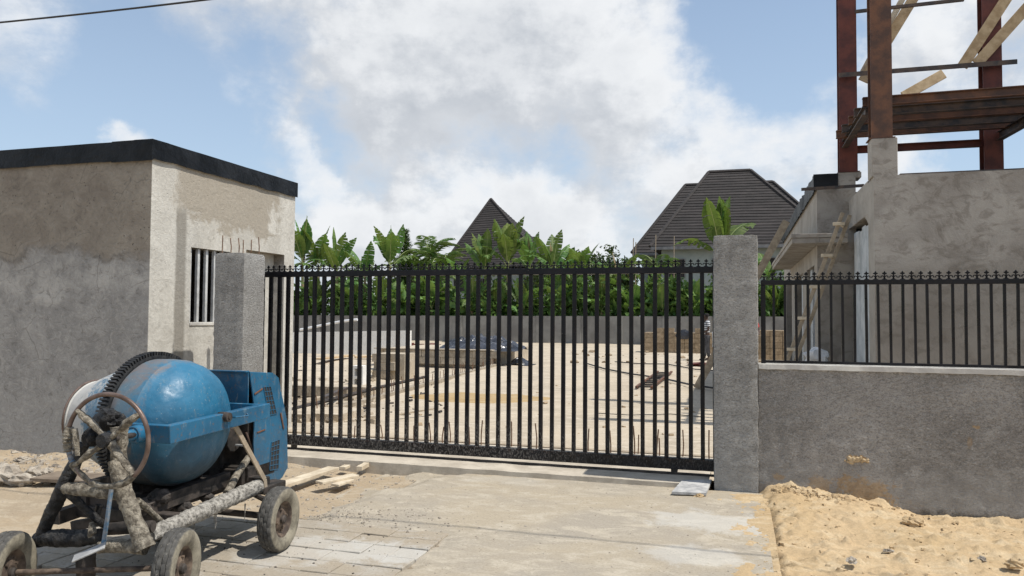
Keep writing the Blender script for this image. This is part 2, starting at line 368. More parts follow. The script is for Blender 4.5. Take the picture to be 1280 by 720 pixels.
def gate_paint(name, zlo, zhi, metal_dust=True):
    m_, n, b = newmat(name); P = n.pos(); x, y, z = n.xyz(P)[:3]
    a = n.noise(n.scale(P, (1, 1, .5)), 85, 6, .75); c = n.noise(P, 4, 5, .6)
    col = n.mix(n.rng(c, .4, .7), (.006, .0065, .008), (.014, .014, .017))
    low = n.rng(n.m('ADD', z, n.m('MULTIPLY', n.m('SUBTRACT', c, .5), .5)), zlo, zhi, 1, 0)
    sp = n.m('MULTIPLY', low, n.rng(a, .47, .66))
    side = n.rng(x, -1.3, -2.4)
    sp = n.m('MULTIPLY', sp, n.m('ADD', .35, n.m('MULTIPLY', side, .65)))
    col = n.mix(n.m('MULTIPLY', sp, .7), col, (.30, .28, .255))
    col = n.mix(n.rng(n.noise(P, 70, 4, .7), .66, .74, 0, .5), col, (.30, .29, .27))
    rs = n.m('MULTIPLY', n.rng(n.noise(P, 48, 5, .7), .55, .68), n.m('ADD', .25, n.rng(n.m('ABSOLUTE', n.m('SUBTRACT', z, zlo-.05)), .0, .09, .75, 0))); col = n.mix(n.m('MULTIPLY', rs, .6), col, (.11, .05, .025))
    n.put(b.inputs['Base Color'], col); n.put(b.inputs['Roughness'], n.rng(c, .3, .7, .22, .42)); b.inputs['Specular IOR Level'].default_value = .22
    n.put(b.inputs['Normal'], n.bump(a, .12, .003))
    return m_
def roof_mat():
    m_, n, b = newmat('stone coated roofing'); P = n.pos(); O = n.obj()
    c = n.noise(n.scale(P, (.5, .5, 3)), 1.6, 8, .72, .3); d = n.noise(P, 9, 4, .7)
    col = n.mix(n.rng(c, .35, .68), (.019, .0165, .016), (.044, .037, .035)); col = n.mix(n.rng(d, .55, .7, 0, .5), col, (.085, .070, .062))
    k = n.rng(n.rand(), 0, 1, .8, 1.2, sm=False); hs = n.new('ShaderNodeHueSaturation'); n.put(hs.inputs['Value'], k); n.put(hs.inputs['Color'], col)
    n.put(b.inputs['Base Color'], hs.outputs[0]); b.inputs['Roughness'].default_value = .85
    return m_
def leaf_mat(name, c1, c2, tr=.35, sc=2.5):
    m_ = bpy.data.materials.new(name); m_.use_nodes = True; n = NT(m_.node_tree); b = n.N['Principled BSDF']
    P = n.obj(); f = n.rng(n.noise(n.pos(), sc, 4, .6), .3, .7)
    col = n.mix(f, c1, c2)
    k = n.rng(n.rand(), 0, 1, .7, 1.35, sm=False); hs = n.new('ShaderNodeHueSaturation'); n.put(hs.inputs['Value'], k); n.put(hs.inputs['Hue'], n.rng(n.rand(), 0, 1, .47, .515)); n.put(hs.inputs['Color'], col); col = hs.outputs[0]
    n.put(b.inputs['Base Color'], col); b.inputs['Roughness'].default_value = .55; b.inputs['Specular IOR Level'].default_value = .35
    t = n.new('ShaderNodeBsdfTranslucent'); n.put(t.inputs[0], n.mix(.5, col, (.18, .26, .03)))
    mx_ = n.new('ShaderNodeMixShader'); mx_.inputs[0].default_value = tr; n.L.new(b.outputs[0], mx_.inputs[1]); n.L.new(t.outputs[0], mx_.inputs[2])
    n.L.new(mx_.outputs[0], n.N['Material Output'].inputs[0])
    return m_
def mixer_paint():
    m_, n, b = newmat('worn blue mixer paint'); P = n.pos(); x, y, z = n.xyz(P)[:3]
    a = n.noise(P, 9, 8, .72, .6); c = n.noise(P, 34, 6, .7); d = n.noise(P, 3, 4, .6)
    col = n.mix(n.rng(d, .3, .7), (.016, .088, .165), (.022, .135, .245))
    col = n.mix(n.rng(a, .56, .66, 0, .75), col, (.10, .17, .22))
    col = n.mix(n.rng(c, .56, .64, 0, .6), col, (.14, .10, .075))
    dr = n.noise(n.scale(P, (1, 1, .22)), 26, 6, .7); col = n.mix(n.rng(dr, .58, .70, 0, .5), col, (.28, .27, .24))
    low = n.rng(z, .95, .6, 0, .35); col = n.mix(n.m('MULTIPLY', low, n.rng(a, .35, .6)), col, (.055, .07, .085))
    n.put(b.inputs['Base Color'], col); n.put(b.inputs['Roughness'], n.rng(a, .4, .7, .30, .62)); b.inputs['Specular IOR Level'].default_value = .5
    n.put(b.inputs['Normal'], n.bump(n.m('ADD', d, n.m('MULTIPLY', c, .12)), .3, .012))
    return m_
def drum_paint():
    m_, n, b = newmat('drum paint rubbed bare'); P = n.pos(); x, y, z = n.xyz(P)[:3]
    a = n.noise(P, 8, 8, .7, .8); c = n.noise(P, 40, 6, .72, 1.0); d = n.noise(P, 2.6, 4, .6)
    col = n.mix(n.rng(d, .3, .7), (.013, .090, .165), (.02, .150, .265))
    wornm = n.m('MULTIPLY', n.rng(n.m('ADD', x, n.m('MULTIPLY', n.m('SUBTRACT', a, .5), .35)), -3.37, -3.47), n.rng(x, -3.66, -3.64))
    col = n.mix(n.m('MULTIPLY', wornm, .8), col, n.mix(n.rng(a, .4, .6), (.17, .135, .115), (.11, .15, .175)))
    cone = n.rng(x, -3.66, -3.68)
    lime = n.rng(n.m('ADD', n.m('MULTIPLY', n.m('ADD', x, 3.86), -3.4), n.m('ADD', n.m('MULTIPLY', a, 1.6), n.m('MULTIPLY', c, .9))), 1.15, 1.45)
    topb = n.rng(n.m('ADD', z, n.m('MULTIPLY', a, .3)), 1.05, 1.35)
    lime = n.m('MAXIMUM', lime, n.m('MULTIPLY', topb, n.rng(c, .42, .55)))
    col = n.mix(n.m('MULTIPLY', n.m('MULTIPLY', cone, lime), .95), col, (.50, .48, .44))
    dr = n.noise(n.scale(P, (1, 1, .18)), 22, 6, .72); col = n.mix(n.rng(dr, .56, .70, 0, .42), col, (.12, .17, .19))
    col = n.mix(n.rng(n.noise(P, 60, 4, .75), .62, .68, 0, .6), col, (.30, .30, .28))
    col = n.mix(n.m('MULTIPLY', n.rng(z, .86, .58, 0, .8), n.rng(a, .25, .55, .6, 1)), col, (.03, .04, .048))  # grime on the lower drum, deepened to put its underside shade into the colour
    col = n.mix(n.rng(n.noise(P, 14, 4, .8, 2), .70, .76, 0, .6), col, (.30, .28, .24))
    n.put(b.inputs['Base Color'], col); n.put(b.inputs['Roughness'], n.m('ADD', n.rng(a, .35, .65, .34, .62), n.m('MULTIPLY', n.m('MAXIMUM', wornm, n.m('MULTIPLY', cone, lime)), .3)))
    b.inputs['Specular IOR Level'].default_value = .55
    n.put(b.inputs['Normal'], n.bump(n.m('ADD', n.m('MULTIPLY', n.noise(P, 5, 3, .5), 1.3), n.m('MULTIPLY', c, .10)), .45, .03))
    return m_
def tyre_mat():
    m_, n, b = newmat('dusty tyre'); O = n.obj(); x, y, z = n.xyz(O)[:3]
    r = n.m('SQRT', n.m('ADD', n.m('MULTIPLY', y, y), n.m('MULTIPLY', z, z)))
    a = n.noise(O, 20, 6, .7)
    col = n.mix(n.rng(a, .3, .7), (.045, .043, .04), (.10, .095, .085))
    dust = n.m('MULTIPLY', n.rng(r, .217, .207), n.rng(x, .015, .03)); dust2 = n.rng(a, .25, .5, .55, 1)
    col = n.mix(n.m('MULTIPLY', dust, dust2), col, n.mix(n.rng(n.noise(O, 9, 6, .7), .35, .65), (.13, .115, .085), (.29, .26, .195)))
    col = n.mix(n.rng(n.noise(O, 60, 4, .7), .62, .68, 0, .7), col, (.35, .32, .26))
    n.put(b.inputs['Base Color'], col); b.inputs['Roughness'].default_value = .9; n.put(b.inputs['Normal'], n.bump(a, .4, .004))
    return m_

M = {}
M['lplaster'] = plaster_left(); M['rplaster'] = plaster_right()
M['stucco'] = stucco('rough cast cement', (.30, .29, .272), (.41, .40, .378)); M['wallstucco'] = stucco('rough cast cement wall', (.27, .255, .235), (.42, .40, .375), True)
M['coping'] = simple('coping mortar', (.42, .40, .37), (.60, .58, .53), 5, .9, .6, 30)
M['drive'] = ground_mat('driveway concrete', (.44, .375, .28), (.39, .345, .28), (.51, .45, .355), .6,
                        [(900, 650, .55, .35, .38), (870, 690, .4, .25, .3), (640, 600, .5, .2, .12)])
M['dirt'] = ground_mat('street dirt', (.43, .335, .225), (.38, .305, .215), (.47, .39, .285), .6)
M['paver'] = ground_mat('paver concrete', (.37, .33, .27), (.40, .34, .26), (.44, .40, .34), .5, [(470, 692, .48, .26, .42), (390, 690, .35, .35, .3), (340, 700, .3, .2, .25)])
M['joint'] = simple('joint sand', (.16, .13, .09), (.26, .21, .15), 9, .95, .4, 60)
M['yard'] = ground_mat('yard sand and screed', (.56, .475, .36), (.45, .385, .295), (.62, .54, .43), .5, bump=.6)
M['wetsand'] = ground_mat('yellow sand spill', (.42, .29, .14), (.47, .34, .18), (.50, .38, .22), .3)
M['sand'] = ground_mat('heap sand', (.57, .42, .25), (.50, .36, .20), (.62, .485, .31), .08, bump=.8)
M['rock'] = simple('broken stone', (.26, .22, .175), (.44, .39, .32), 8, .92, .8, 22, .02)
M['ledge'] = simple('threshold concrete', (.40, .35, .28), (.54, .48, .39), 4, .92, .7, 35, .01)
M['gate'] = gate_paint('black gate paint', .28, .62); M['fence'] = gate_paint('black fence paint', -.5, -.2)
M['flash'] = simple('black roof membrane', (.004, .0045, .0055), (.014, .015, .017), 3, .42, .5, 4, .05, det=3, spec=.2)
M['black'] = simple('blackout interior', (.02, .02, .02), (.045, .042, .04), 3, .9, 0)
M['galv'] = simple('galvanised tube', (.42, .42, .41), (.58, .58, .57), 8, .5, .1, 40)
M['rebar'] = simple('rusty rebar', (.12, .07, .045), (.22, .13, .08), 30, .8, .4, 90)
M['rust'] = simple('rusty oxide steel', (.075, .022, .018), (.15, .040, .026), 3.5, .6, .3, 40, .004)
M['rustbrown'] = simple('brown mill steel', (.075, .040, .028), (.17, .075, .038), 4.5, .6, .3, 40, .004)
M['steel'] = simple('dark mill steel', (.035, .034, .036), (.11, .075, .055), 6, .55, .2, 40)
M['wood'] = simple('raw timber', (.40, .28, .155), (.56, .42, .255), 7, .85, .5, 40, .004)
M['woodgrey'] = simple('weathered timber', (.28, .225, .16), (.42, .345, .25), 9, .88, .6, 40, .005)
M['woodpale'] = simple('pale sawn timber', (.48, .40, .29), (.64, .55, .41), 9, .85, .5, 40, .005)
M['sheet'] = simple('grey roofing sheets', (.42, .45, .46), (.60, .62, .62), 4, .5, .1, 40)
M['block'] = simple('sandcrete block', (.27, .20, .125), (.40, .305, .20), 8, .92, .7, 40, .006, rnd_v=.18)
M['blockgrey'] = simple('grey sandcrete block', (.30, .25, .185), (.45, .385, .295), 8, .92, .7, 40, .006, rnd_v=.15)
M['whitewall'] = simple('pale screed', (.72, .70, .65), (.82, .80, .75), 3, .9, .3, 40)
M['backwall'] = simple('boundary plaster', (.17, .16, .148), (.26, .25, .23), .8, .92, .4, 8, .02)
M['tarp'] = simple('black plastic sheet', (.015, .017, .022), (.06, .065, .08), 1.5, .25, .3, 6, .02)
M['roof'] = roof_mat()
M['housewall'] = simple('pale green house wall', (.26, .31, .30), (.32, .36, .35), 1.2, .85, 0)
M['fascia'] = simple('grey fascia', (.16, .16, .165), (.24, .24, .24), 2, .7, 0)
M['banana'] = leaf_mat('banana leaf', (.055, .13, .03), (.14, .235, .055), .35)
M['bananalight'] = leaf_mat('young banana leaf', (.10, .175, .04), (.20, .27, .06), .4)
M['rib'] = simple('leaf midrib', (.22, .28, .10), (.34, .38, .16), 4, .6, 0)
M['stem'] = simple('banana stem', (.12, .13, .055), (.26, .20, .10), 2.5, .7, .3, 12)
M['dryleaf'] = simple('dry banana leaf', (.16, .11, .06), (.28, .20, .11), 4, .9, 0)
M['bush'] = leaf_mat('shrub leaf', (.04, .10, .022), (.16, .255, .06), .35, 1.6)
M['treeleaf'] = leaf_mat('tree leaf', (.02, .055, .016), (.055, .11, .03), .25, .8)
M['bark'] = simple('bark', (.10, .08, .06), (.18, .14, .10), 6, .9, .5, 20)
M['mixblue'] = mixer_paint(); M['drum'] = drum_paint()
M['gear'] = simple('greasy cast gear', (.012, .013, .015), (.045, .044, .042), 20, .55, .3, 60)
M['crust'] = simple('cement crust', (.13, .12, .105), (.48, .45, .395), 38, .95, 1.0, 55, .02, lo=.32, hi=.66)
M['clothtan'] = simple('cement soaked sacking', (.13, .11, .083), (.40, .355, .28), 30, .92, 1.0, 44, .03, lo=.36, hi=.66)
M['clothblack'] = simple('black plastic wrapping', (.010, .010, .011), (.085, .078, .07), 12, .45, 1.0, 22, .03, lo=.45, hi=.75)
M['wheeliron'] = simple('worn handwheel iron', (.10, .065, .05), (.20, .145, .12), 12, .42, .2, 40, metal=.3)
M['tyre'] = tyre_mat(); M['rim'] = simple('rusty dusty rim', (.045, .032, .025), (.17, .125, .09), 14, .8, .5, 40)
M['darkiron'] = simple('grimy iron', (.018, .016, .014), (.075, .06, .05), 9, .7, .6, 30, .01)
M['rodblue'] = simple('chipped blue rod', (.05, .14, .24), (.25, .25, .25), 25, .6, .3, 60)
M['cable'] = simple('cable sheath', (.02, .02, .022), (.03, .03, .03), 5, .5, 0)
M['dark_ply'] = simple('old dark plywood', (.12, .09, .065), (.22, .175, .13), 6, .9, .5, 30)
M['slab'] = simple('cement slab offcut', (.28, .28, .28), (.50, .49, .47), 10, .9, .8, 30)
M['skin'] = simple('dark brown skin', (.055, .03, .02), (.075, .042, .028), 10, .55, 0)
M['hair'] = simple('black hair', (.008, .007, .006), (.015, .013, .012), 20, .9, 0)
M['trousers'] = simple('dark grey trousers', (.045, .045, .05), (.09, .09, .095), 8, .9, 0)
M['red'] = simple('red shirt cloth', (.42, .02, .02), (.55, .04, .035), 8, .85, 0)
M['white'] = simple('white cloth', (.62, .62, .62), (.75, .75, .75), 8, .9, 0)
def striped():
    m_, n, b = newmat('striped shirt'); z = n.xyz(n.pos())[2]
    f = n.rng(n.m('SINE', n.m('MULTIPLY', z, 2*PI/.075)), -.2, .2)
    n.put(b.inputs['Base Color'], n.mix(f, (.10, .11, .13), (.62, .62, .62))); b.inputs['Roughness'].default_value = .9
    return m_
M['stripe'] = striped()
# ------------------------------------------------------------------ the ground
def h_far(X, Y): return np.full_like(X, -.30)
sheet('ground', -900, 900, -300, 1500, 60, h_far, M['dirt'])
DX0, DX1, DY1 = -3.55, .215, 7.27
def h_drive(X, Y):
    z = fbm(X, Y, 1.3, 5)*.022 + fbm(X, Y, 9, 3)*.006
    left = np.clip((X - (DX0 + .30 + fbm(X, Y, 2.2, 4)*.9))/.35, 0, 1); z = z - (1-left)*.07
    return z
sheet('driveway', DX0, DX1, -8, DY1, .04, lambda X, Y: h_drive(X, Y) - np.clip((5.24 - Y)/.03, 0, 1)*np.clip((-1.98 + fbm(X, Y, 5, 3)*.5 - X)/.25, 0, 1)*.03, M['drive'])
def h_dirt(X, Y):
    z = -.055 + fbm(X, Y, .8, 6, .6)*.07 + fbm(X, Y, 7, 4, .6)*.02
    z += np.clip((Y - 5.2)/1.4, 0, 1)*np.clip((-4.3 - X)/1., 0, 1)*.05*(1+2*fbm(X, Y, 3, 4))
    return z
sheet('street_dirt', -16, -3.1, -8, 7.6, .05, h_dirt, M['dirt'])
def h_sand(X, Y):
    wall = np.interp(X, [.19, .35, .9, 1.25, 1.55, 1.9, 2.4, 6], [.045, .085, .03, -.03, -.11, -.10, -.05, -.05])
    k = np.clip((7.3 - Y)/1.2, 0, 1)
    base = wall*(1-k) + (-.055)*k + .03*np.exp(-((X-.95)**2/.25 + (Y-6.75)**2/.12)) + .02*np.exp(-((X-1.5)**2/.3 + (Y-6.2)**2/.2))
    z = base + fbm(X, Y, 2.4, 7, .66)*.095 + np.maximum(0, fbm(X*1.0, Y*1.6, 6.5, 5, .66)-.03)*.16 - np.maximum(0, fbm(X+9, Y+4, 4.2, 4, .6))*.09
    z = z + (.5-np.abs(fbm(X+3, Y*1.3, 9, 4, .6))*4).clip(0, 1)*.018 + fbm(X, Y, 22, 3, .6)*.016*(.4+2*np.maximum(0, fbm(X+5, Y, 1.7, 3)))
    return z - np.clip((.29-X + fbm(X, Y, 5, 3)*.16)/.13, 0, 1.6)*.075
sheet('sand_heap', .12, 6.0, 3.6, 7.6, .018, h_sand, M['sand'], 'stuff')
sheet('verge_sand', .17, 12, -8, 3.62, .08, lambda X, Y: -.035 + fbm(X, Y, 2.4, 5, .6)*.08, M['sand'])
def h_yard(X, Y):
    z = fbm(X, Y, .35, 5)*.10*np.clip((Y-9)/6, 0, 1) + fbm(X, Y, 2, 4)*.02 - .01
    edge = -6.39 - (Y-9.94)*.0845
    left = np.clip((edge - .12 - X)/.1, 0, 1)
    return z - left*(.13 + .10*fbm(X, Y, 1.2, 4)*2)*np.clip((24.5-Y)/2, 0, 1)
sheet('yard_floor', -34, 16, 7.75, 45, .11, h_yard, M['yard'])
sheet('far_ground', -120, 120, 45, 140, 3, lambda X, Y: -.12 + 0*X, M['dirt'])
# patch of yellow sand spilled on the screed
sheet('sand_spill', -6.5, -3.1, 12.9, 15.2, .08, lambda X, Y: h_yard(X, Y) + .028 - .09*np.clip(((X+4.8)/1.5)**2 + ((Y-14.1)/.85)**2 + fbm(X, Y, 2.2, 4)*1.1 - .65, 0, 1), M['wetsand'], 'stuff')

sheet('sand_film', -.55, .26, 3.8, 7.2, .02, lambda X, Y: h_drive(X, Y) + .006 - .02*np.clip((.16 - X)*2.3 + fbm(X, Y*.7, 3.2, 6, .7)*3.2 + .20, 0, 1), M['sand'], 'stuff')
# threshold beam under the gate
mb = MB()
xs = np.arange(-5.36, -.18, .10)
for i in range(len(xs)-1):
    a, b = xs[i], xs[i+1]; f0 = 7.26 + .012*mn.noise(Vector((a*3, 0, 0))); f1 = 7.26 + .012*mn.noise(Vector((b*3, 0, 0)))
    z0 = .045 + .006*mn.noise(Vector((a*4, 5, 0))); z1 = .045 + .006*mn.noise(Vector((b*4, 5, 0)))
    mb.quad((a, f0, z0), (b, f1, z1), (b, 8.02, z1), (a, 8.02, z0)); mb.quad((a, f0-.01, -.25), (b, f1-.01, -.25), (b, f1, z1), (a, f0, z0)); mb.quad((b, 8.02, -.25), (a, 8.02, -.25), (a, 8.02, z0), (b, 8.02, z1))
mb.build('threshold', M['ledge'])['kind'] = 'structure'

# ------------------------------------------------------------------ pavers in front
pv = thing('paving', (-3.1, 4.3, 0), 'square concrete pavers laid beside the driveway under the front of the mixer', 'paving')
mb = MB(); mb.box((-4.75, 2.2, -.09), (-2.0, 5.235, -.026)); mb.build('joint_sand', M['joint'], pv)['kind'] = 'stuff'
PV = []
for k in range(3):
    mb = MB(); r = random.Random(k); d = .0968
    P = [Vector((sx*(d + r.uniform(-.002, .001)), sy*(d+.003 + r.uniform(-.002, .001)), 0)) for sx, sy in ((-1,-1),(1,-1),(1,1),(-1,1))]
    top = [p*.965 for p in P]
    n = mb.vadd([p + Vector((0, 0, -.03)) for p in P] + [p + Vector((0, 0, -.005)) for p in P] + top)
    for i in range(4):
        j = (i+1) % 4; mb.face((n+i, n+j, n+4+j, n+4+i)); mb.face((n+4+i, n+4+j, n+8+j, n+8+i))
    mb.face((n+8, n+9, n+10, n+11)); me = mb.build('paver', M['paver']); PV.append(me)
first = True
for i in range(13):
    for j in range(14):
        x = -4.55 + .2015*i; y = 5.132 - .2075*j
        if x > -2.05 + .25*mn.noise(Vector((0, y*3, 0))) or (x < -3.9 and rnd.random() < .25): continue
        src = PV[rnd.randrange(3)]
        o = bpy.data.objects.new('paver', src.data); COL.objects.link(o); o.parent = pv
        o.location = Vector((x, y, .0 + rnd.uniform(-.004, .003))) - pv.location
        o.rotation_euler = (rnd.uniform(-.012, .012), rnd.uniform(-.012, .012), rnd.choice((0, PI/2, PI, -PI/2)) + rnd.uniform(-.012, .012))
for o in PV: bpy.data.objects.remove(o)

# ------------------------------------------------------------------ walls with openings
def wall(mb, o, ud, length, height, th, openings=(), top=None):
    """wall from corner o along unit ud (2D), th inward (left of ud); openings (u0, u1, z0, z1)"""
    ud = Vector((ud[0], ud[1], 0)); nd = Vector((-ud.y, ud.x, 0)); o = Vector(o)
    us = sorted(set([0, length] + [a for q in openings for a in q[:2]])); zs = sorted(set([0, height] + [min(a, height) for q in openings for a in q[2:]]))
    P = lambda u, z, k: o + ud*u + nd*(th*k) + Vector((0, 0, z))
    hole = lambda u, z: any(q[0] < u < q[1] and q[2] < z < q[3] for q in openings)
    cell = {}
    for i in range(len(us)-1):
        for j in range(len(zs)-1): cell[i, j] = not hole((us[i]+us[i+1])/2, (zs[j]+zs[j+1])/2)
    for (i, j), full in cell.items():
        if not full: continue
        a, b, c, d = us[i], us[i+1], zs[j], zs[j+1]
        mb.quad(P(a, c, 0), P(b, c, 0), P(b, d, 0), P(a, d, 0)); mb.quad(P(b, c, 1), P(a, c, 1), P(a, d, 1), P(b, d, 1))
        if not cell.get((i-1, j)): mb.quad(P(a, c, 1), P(a, c, 0), P(a, d, 0), P(a, d, 1))
        if not cell.get((i+1, j)): mb.quad(P(b, c, 0), P(b, c, 1), P(b, d, 1), P(b, d, 0))
        if not cell.get((i, j-1)): mb.quad(P(a, c, 1), P(b, c, 1), P(b, c, 0), P(a, c, 0))
        if not cell.get((i, j+1)): mb.quad(P(a, d, 0), P(b, d, 0), P(b, d, 1), P(a, d, 1))

# gatehouse on the left
GX, GY0, GY1 = -6.118, 6.69, 9.47
gh = thing('gatehouse', (GX, GY0, 0), 'low plastered gatehouse with a black flat roof edge and barred window at the left', 'building')
mb = MB(); wall(mb, (-10.9, GY0, -.3), (1, 0), 4.779, 3.72, .2)
mb.quad((-10.9, GY1, -.3), (-10.9, GY0, -.3), (-10.9, GY0, 3.42), (-10.9, GY1, 3.42)); mb.quad((GX, GY1, -.3), (-10.9, GY1, -.3), (-10.9, GY1, 3.42), (GX, GY1, 3.42))
wall(mb, (GX, GY0+.001, -.3), (0, 1), GY1-GY0, 3.72, .2, [(7.33-GY0, 8.04-GY0, 1.80, 2.68), (8.36-GY0, 9.22-GY0, .0, 2.74)])
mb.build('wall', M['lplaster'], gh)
mb = MB(); mb.box((GX-.21, 8.1, -.2), (GX-.17, 9.35, 2.5)); mb.build('inner_wall', M['lplaster'], gh)
mb = MB(); mb.box((-10.7, GY0+.2, 3.30), (GX-.2, GY1-.02, 3.40)); mb.box((-10.7, GY0+.2, -.1), (GX-.2, GY1-.02, .04)); mb.build('roof', M['black'], gh)
# membrane: short overlapping pieces, slightly rippled
def membrane(p, q, z0, z1, out, seed, parent, lip=.22, nm='flashing', amp=1):
    p = Vector(p); q = Vector(q); out = Vector(out); L = (q-p).length; n = max(2, int(L/.12)); mb = MB(); rows = (0, .5, 1)
    base = len(mb.v)
    for i in range(n+1):
        c = p.lerp(q, i/n)
        for k in rows:
            w_ = .010*amp*mn.noise(Vector((i*.35*(1.6 if amp > 1 else 1), k*2/amp, seed))) + .006*amp; zz = z0 + (z1-z0)*k + (.012*mn.noise(Vector((i*.5, 3, seed))) if k == 0 else 0)
            mb.v.append(tuple(c + out*(.022 + w_) + Vector((0, 0, zz))))
        mb.v.append(tuple(c - out*lip + Vector((0, 0, z1+.003)))); mb.v.append(tuple(c - out*lip + Vector((0, 0, z1-.06))))
    for i in range(n):
        for k in range(4): a = base+i*5+k; mb.face((a, a+5, a+6, a+1))
    for e in (0, n): a = base+e*5; mb.face((a, a+1, a+2, a+3, a+4) if e else (a+4, a+3, a+2, a+1, a))
    return mb.build(nm, M['flash'], parent, smooth=True)
membrane((-10.95, GY0, 0), (-6.62, GY0, 0), 3.285, 3.50, (0, -1, 0), 1, gh)
membrane((-6.64, GY0-.006, 0), (GX+.03, GY0-.006, 0), 3.27, 3.503, (0, -1, 0), 2, gh)
membrane((GX, GY0-.03, 0), (GX, GY1+.02, 0), 3.29, 3.504, (1, 0, 0), 3, gh)
for k, yy in enumerate((7.345, 7.49, 7.635, 7.78, 7.925)):
    mb = MB(); mb.box((GX-.07, yy, 1.502), (GX-.035, yy+.038, 2.378)); mb.build('window_bar', M['galv'], gh)
mb = MB(); mb.box((GX-.16, 7.325, 1.46), (GX+.012, 8.05, 1.497)); mb.build('sill', M['coping'], gh, bevel=.006)

# gate pillars: rough cast, uneven corners
def pillar(x0, y0, wd, h, seed):
    mb = MB(); nz = 56; nr = 8; ring = []
    for k in range(4):
        for i in range(nr): ring.append((k, i/nr))
    C = [(0, 0), (1, 0), (1, 1), (0, 1)]; R = .018
    zs = [h*j/nz for j in range(nz+1)]
    n = len(ring)
    for j, z in enumerate(zs):
        z_ = z - (.25 if j == 0 else 0)
        for k, f in ring:
            a = C[k]; b = C[(k+1) % 4]; px = a[0]+(b[0]-a[0])*f; py = a[1]+(b[1]-a[1])*f
            c = Vector((px-.5, py-.5)); e = .004
            if f == 0: c *= .965
            s_ = 1 - (.03 if j == nz else 0)
            nv = mn.fractal(Vector((px*wd*14, py*wd*14, z*14+seed)), .7, 2, 3)*.006
            c = c*s_*(wd + 2*nv)
            mb.v.append((x0+wd/2+c.x, y0+wd/2+c.y, z_ - (.008 if f == 0 and j == nz else 0)))
    for j in range(nz):
        for k in range(n): a = j*n+k; b = j*n+(k+1) % n; mb.face((a, b, b+n, a+n))
    mb.face([nz*n+k for k in range(n)])
    return mb
PX = -.213
rp = thing('gate_pillar', (PX+.2, 7.49, 0), 'taller rough cast cement pillar at the right end of the gate', 'pillar', 'gate pillars')
pillar(PX, 7.29, .40, 2.368, 5).build('shaft', M['stucco'], rp, smooth=True)
lp = thing('gate_pillar', (-5.335, 7.19, 0), 'rough cast cement pillar with bare rebars on top, between gatehouse and gate', 'pillar', 'gate pillars')
pillar(-5.528, 6.998, .386, 2.272, 9).build('shaft', M['stucco'], lp, smooth=True)
for u, dt, hgt in ((277, .05, .20), (288, .08, .17), (298, .06, .165), (303, .33, .175), (313, .30, .17), (323, .33, .20)):
    q = T(u, 320, 6.998+dt*.96); q.x = min(max(q.x, -5.50), -5.17)
    mb = MB(); mb.tube([(q.x, q.y, 2.24), (q.x+.004, q.y, 2.35), (q.x+rnd.uniform(-.01, .01), q.y, 2.272+hgt)], .0062, 6); mb.build('rebar', M['rebar'], lp)

# front boundary wall right of the gate
fw = thing('boundary_wall', (.19, 7.4, 0), 'low rough cast cement wall right of the tall pillar, sand heaped along its foot', 'wall')
mb = MB(); nx, nz = 170, 34
x0, x1 = .187, 7.2
for j in range(nz+1):
    for i in range(nx+1):
        x = x0+(x1-x0)*i/nx; z = -.3 + (1.435)*j/nz
        mb.v.append((x, 7.322 + .006*mn.fractal(Vector((x*12, 0, z*12)), .7, 2, 3), z))
for j in range(nz):
    for i in range(nx): a = j*(nx+1)+i; mb.face((a, a+1, a+nx+2, a+nx+1))
mb.quad((x1, 7.322, -.3), (x1, 7.54, -.3), (x1, 7.54, 1.135), (x1, 7.322, 1.135)); mb.quad((x1, 7.54, -.3), (x0, 7.54, -.3), (x0, 7.54, 1.135), (x1, 7.54, 1.135))
mb.build('wall_face', M['wallstucco'], fw, smooth=True)
mb = MB(); n = 90
for i in range(n):
    a = x0+.002+(x1-x0)*i/n; b = x0+.002+(x1-x0)*(i+1)/n
    y = lambda x, s_: 7.308 + .008*mn.noise(Vector((x*5, s_, 0))); z = lambda x: 1.172 + .004*mn.noise(Vector((x*4, 9, 0))); zl = lambda x: 1.128 + .008*mn.noise(Vector((x*9, 2, 0)))
    mb.quad((a, y(a, 0), zl(a)), (b, y(b, 0), zl(b)), (b, y(b, 0)+.004, z(b)), (a, y(a, 0)+.004, z(a)))
    mb.quad((a, y(a, 0)+.004, z(a)), (b, y(b, 0)+.004, z(b)), (b, 7.548, z(b)), (a, 7.548, z(a))); mb.quad((b, 7.548, 1.1), (a, 7.548, 1.1), (a, 7.548, z(a)), (b, 7.548, z(b)))
    mb.quad((b, y(b, 0), zl(b)), (a, y(a, 0), zl(a)), (a, 7.32, zl(a)), (b, 7.32, zl(b)))
mb.build('coping', M['coping'], fw)

